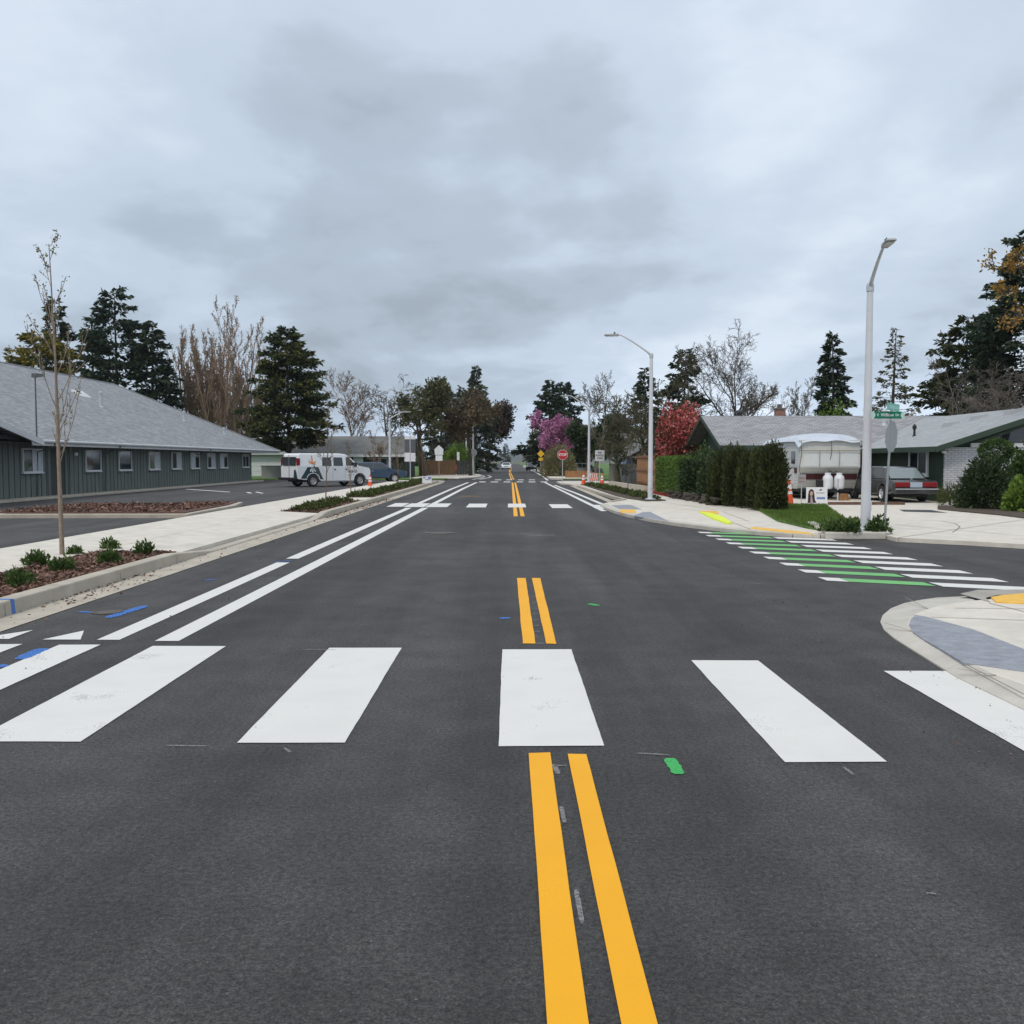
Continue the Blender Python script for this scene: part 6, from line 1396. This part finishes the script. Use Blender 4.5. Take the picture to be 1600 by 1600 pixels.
# tarp over the roof, pulled tight over a hump
tp = MB(); nx, ny = 14, 10
for jy in range(ny + 1):
    for ix in range(nx + 1):
        u, v_2 = ix / nx, jy / ny; x = -.12 + u * (Wt + .24); y = -.14 + v_2 * (Lt + .2)
        z = 2.45 + .27 * math.sin(PI * min(1, max(0, u * .9 + .06))) ** 1.3 * (.5 + .5 * math.sin(PI * (v_2 * .8 + .15))) + .02 * math.sin(9 * u + 5 * v_2)
        if jy == 0: z = 2.30 + .09 * math.sin(PI * u) - .07 * (1 - abs(math.sin(u * PI * 2.5)))
        if ix in (0, nx): z -= .14
        tp.v.append((x, y, z))
for jy in range(ny):
    for ix in range(nx): q = jy * (nx + 1) + ix; tp.f.append((q, q + 1, q + nx + 2, q + nx + 1))
tpo = tp.build('tarp', mat('tarp_pale_blue', (.52, .57, .64), .6, .08, 3), tr, smooth=True)
for x in (.0, 1.2, Wt): MB().tube([(x, -.13, 2.36), (x + .02, -.09, 1.9), (x - .03, .05, 1.1)], .012, 5).build('rope', mat('rope_dark', (.10, .09, .07), .9), tr)
MB().box(.1, Wt - .1, .5, Lt - .2, .30, .44).build('chassis', BLACK, tr)
for s_ in (0, 1):
    for yy_ in (2.9, 3.7):
        w_ = MB().lathe([(.2, -.1), (.30, -.1), (.33, -.06), (.33, .06), (.30, .1), (.2, .1)], 20, axis='x', cap=False).build('wheel', RUBBER, tr, loc=(.2 if s_ == 0 else Wt - .2, yy_, .33))
        MB().lathe([(0, -.05), (.2, -.06), (.21, .09)], 16, axis='x').build('rim', GALV, w_)
for x in (.72, 1.70): MB().hexa([(x - .04, .5, .30), (x + .04, .5, .30), (1.24, -1.0, .32), (1.18, -1.0, .32), (x - .04, .5, .40), (x + .04, .5, .40), (1.24, -1.0, .42), (1.18, -1.0, .42)]).build('tongue', BLACK, tr)
for x in (.98, 1.44):
    tk = MB().lathe([(.13, .42), (.19, .46), (.20, .52), (.20, .86), (.17, .96), (.08, 1.0), (0, 1.0)], 18, (x, -.42, 0)).build('propane_tank', mat('tank_white', (.74, .75, .77), .4, .04, 5), tr, smooth=False)
    MB().lathe([(.115, .97), (.115, 1.09), (.10, 1.09), (.10, .98)], 14, (x, -.42, 0)).build('collar', MATS['tank_white'], tk)
    MB().lathe([(.03, .99), (.03, 1.05), (.05, 1.06), (0, 1.08)], 8, (x, -.42, 0)).build('valve', GALV, tk)
MB().tube([(.98, -.42, 1.06), (1.1, -.40, 1.16), (1.21, -.38, 1.10), (1.32, -.40, 1.16), (1.44, -.42, 1.06)], .014, 6).build('gas_hose', BLACK, tr)
MB().box(.7, 1.75, -.62, -.2, .38, .415).build('tank_tray', BLACK, tr)
MB().box(.55, .78, -.5, -.25, .42, .80).build('battery_box', BLACK, tr, bevel=.02)
MB().tube([(1.21, -.95, -.0), (1.21, -.95, .85)], .035, 8).build('jack', GALV, tr)
blk = thing('wood_block', 'small stack of wooden blocks under the trailer tongue', 'block', (11.75 + 1.45, 37.35, .085), R(8))
MB().box(-.2, .2, -.12, .12, 0, .14).build('block', WOOD, blk); MB().box(-.16, .16, -.11, .11, .14, .27).build('block', WOOD, blk, rot=(0, 0, .2))
pk = thing('timber_edging', 'long dark timber lying across the driveway before the trailer', 'timber', (11.6, 33.7, .085))
MB().box(-.2, 2.5, -.08, .08, 0, .10).build('beam', mat('timber_red', (.14, .08, .06), .9, .3, 6), pk)

# ---- rocks below the garden shrubs, utility box
rkm = []
for k in range(5):
    rng = np.random.default_rng(200 + k); import bmesh
    bm = bmesh.new(); bmesh.ops.create_icosphere(bm, subdivisions=2, radius=1)
    for v in bm.verts:
        f_ = 1 + .22 * math.sin(v.co.x * 3.1 + k) * math.sin(v.co.y * 2.7 + 2 * k) + .16 * math.sin(v.co.z * 4 + k * 3) + rng.normal(0, .13)
        v.co = Vector((v.co.x * f_, v.co.y * f_ * .8, v.co.z * f_ * .62))
    me = bpy.data.meshes.new('rock'); bm.to_mesh(me); bm.free(); rkm.append(me)
rw = thing('rock_edging', 'edging of dark rough rocks below the garden shrubs along the sidewalk', 'rocks', (6.9, 36, .08))
ROCK = mat('rock_dark', (.060, .050, .042), .95, .5, 9, 1.0, 14)
for k in range(46):
    f_ = k / 45; px = 1056 + f_ * 76; Yk = 40.6 - 7.4 * f_
    s_ = rt.uniform(.09, .21)
    o = link('rock', rkm[k % 5], ROCK, rw, loc=(place(px, Yk) - 6.9 + rt.uniform(-.42, -.05), Yk - 36 + rt.uniform(-.2, .2), s_ * .3 + (k % 3 == 0) * .16), rot=(rt.uniform(-.3, .3), rt.uniform(-.3, .3), rt.uniform(0, 6))); o.scale = (s_, s_, s_)
MB().prism([(-.15 + place(1056, 40.6) - 6.9 + .4, 4.6), (place(1132, 33.2) - 6.9 + .35, -2.8), (place(1132, 33.2) - 6.9 + 1.2, -2.8), (place(1056, 40.6) - 6.9 + 1.6, 4.6)], -.02, .30).build('soil_bank', SOIL, rw)
rc = thing('red_edging', 'strip of red lava stone at the foot of the lime hedge', 'edging', (6.95, 41, .085))
tag(link('stone', leaf_mesh('stone', np.stack([np.random.default_rng(1).uniform(-.05, .25, 1500), np.random.default_rng(2).uniform(-1.5, 5.0, 1500), np.random.default_rng(3).uniform(0, .05, 1500)], 1), np.random.default_rng(4).normal(0, 1, (1500, 3)), .07, .06, np.random.default_rng(5)), mat('lava_red', (.30, .035, .04), .9, .3, 12), rc), kind='stuff')
ub = thing('mailbox_post', 'orange brown post box at the far left corner before the brown tree', 'post', (place(716, 104), 104, .1))
MB().box(-.12, .12, -.12, .12, 0, 1.5).build('post', WOOD, ub); MB().box(-.55, -.12, -.3, .3, .5, 1.1).build('box', mat('rust_red', (.25, .06, .03), .8), ub); MB().box(-.14, .14, -.14, .14, 1.5, 2.5).build('cap', SIGN_WHITE, ub)

# ---- the air over the street
hz = MB().box(-1600, 1800, -260, 2300, -3.2, 26).build('haze', None); tag(hz, kind='stuff')
hm = bpy.data.materials.new('air'); hm.use_nodes = True; hm.node_tree.nodes.clear()
pv = hm.node_tree.nodes.new('ShaderNodeVolumePrincipled'); pv.inputs['Color'].default_value = (.86, .91, 1, 1); pv.inputs['Density'].default_value = .00014; pv.inputs['Anisotropy'].default_value = .2
ho = hm.node_tree.nodes.new('ShaderNodeOutputMaterial'); hm.node_tree.links.new(pv.outputs[0], ho.inputs['Volume'])
hz.data.materials.append(hm)
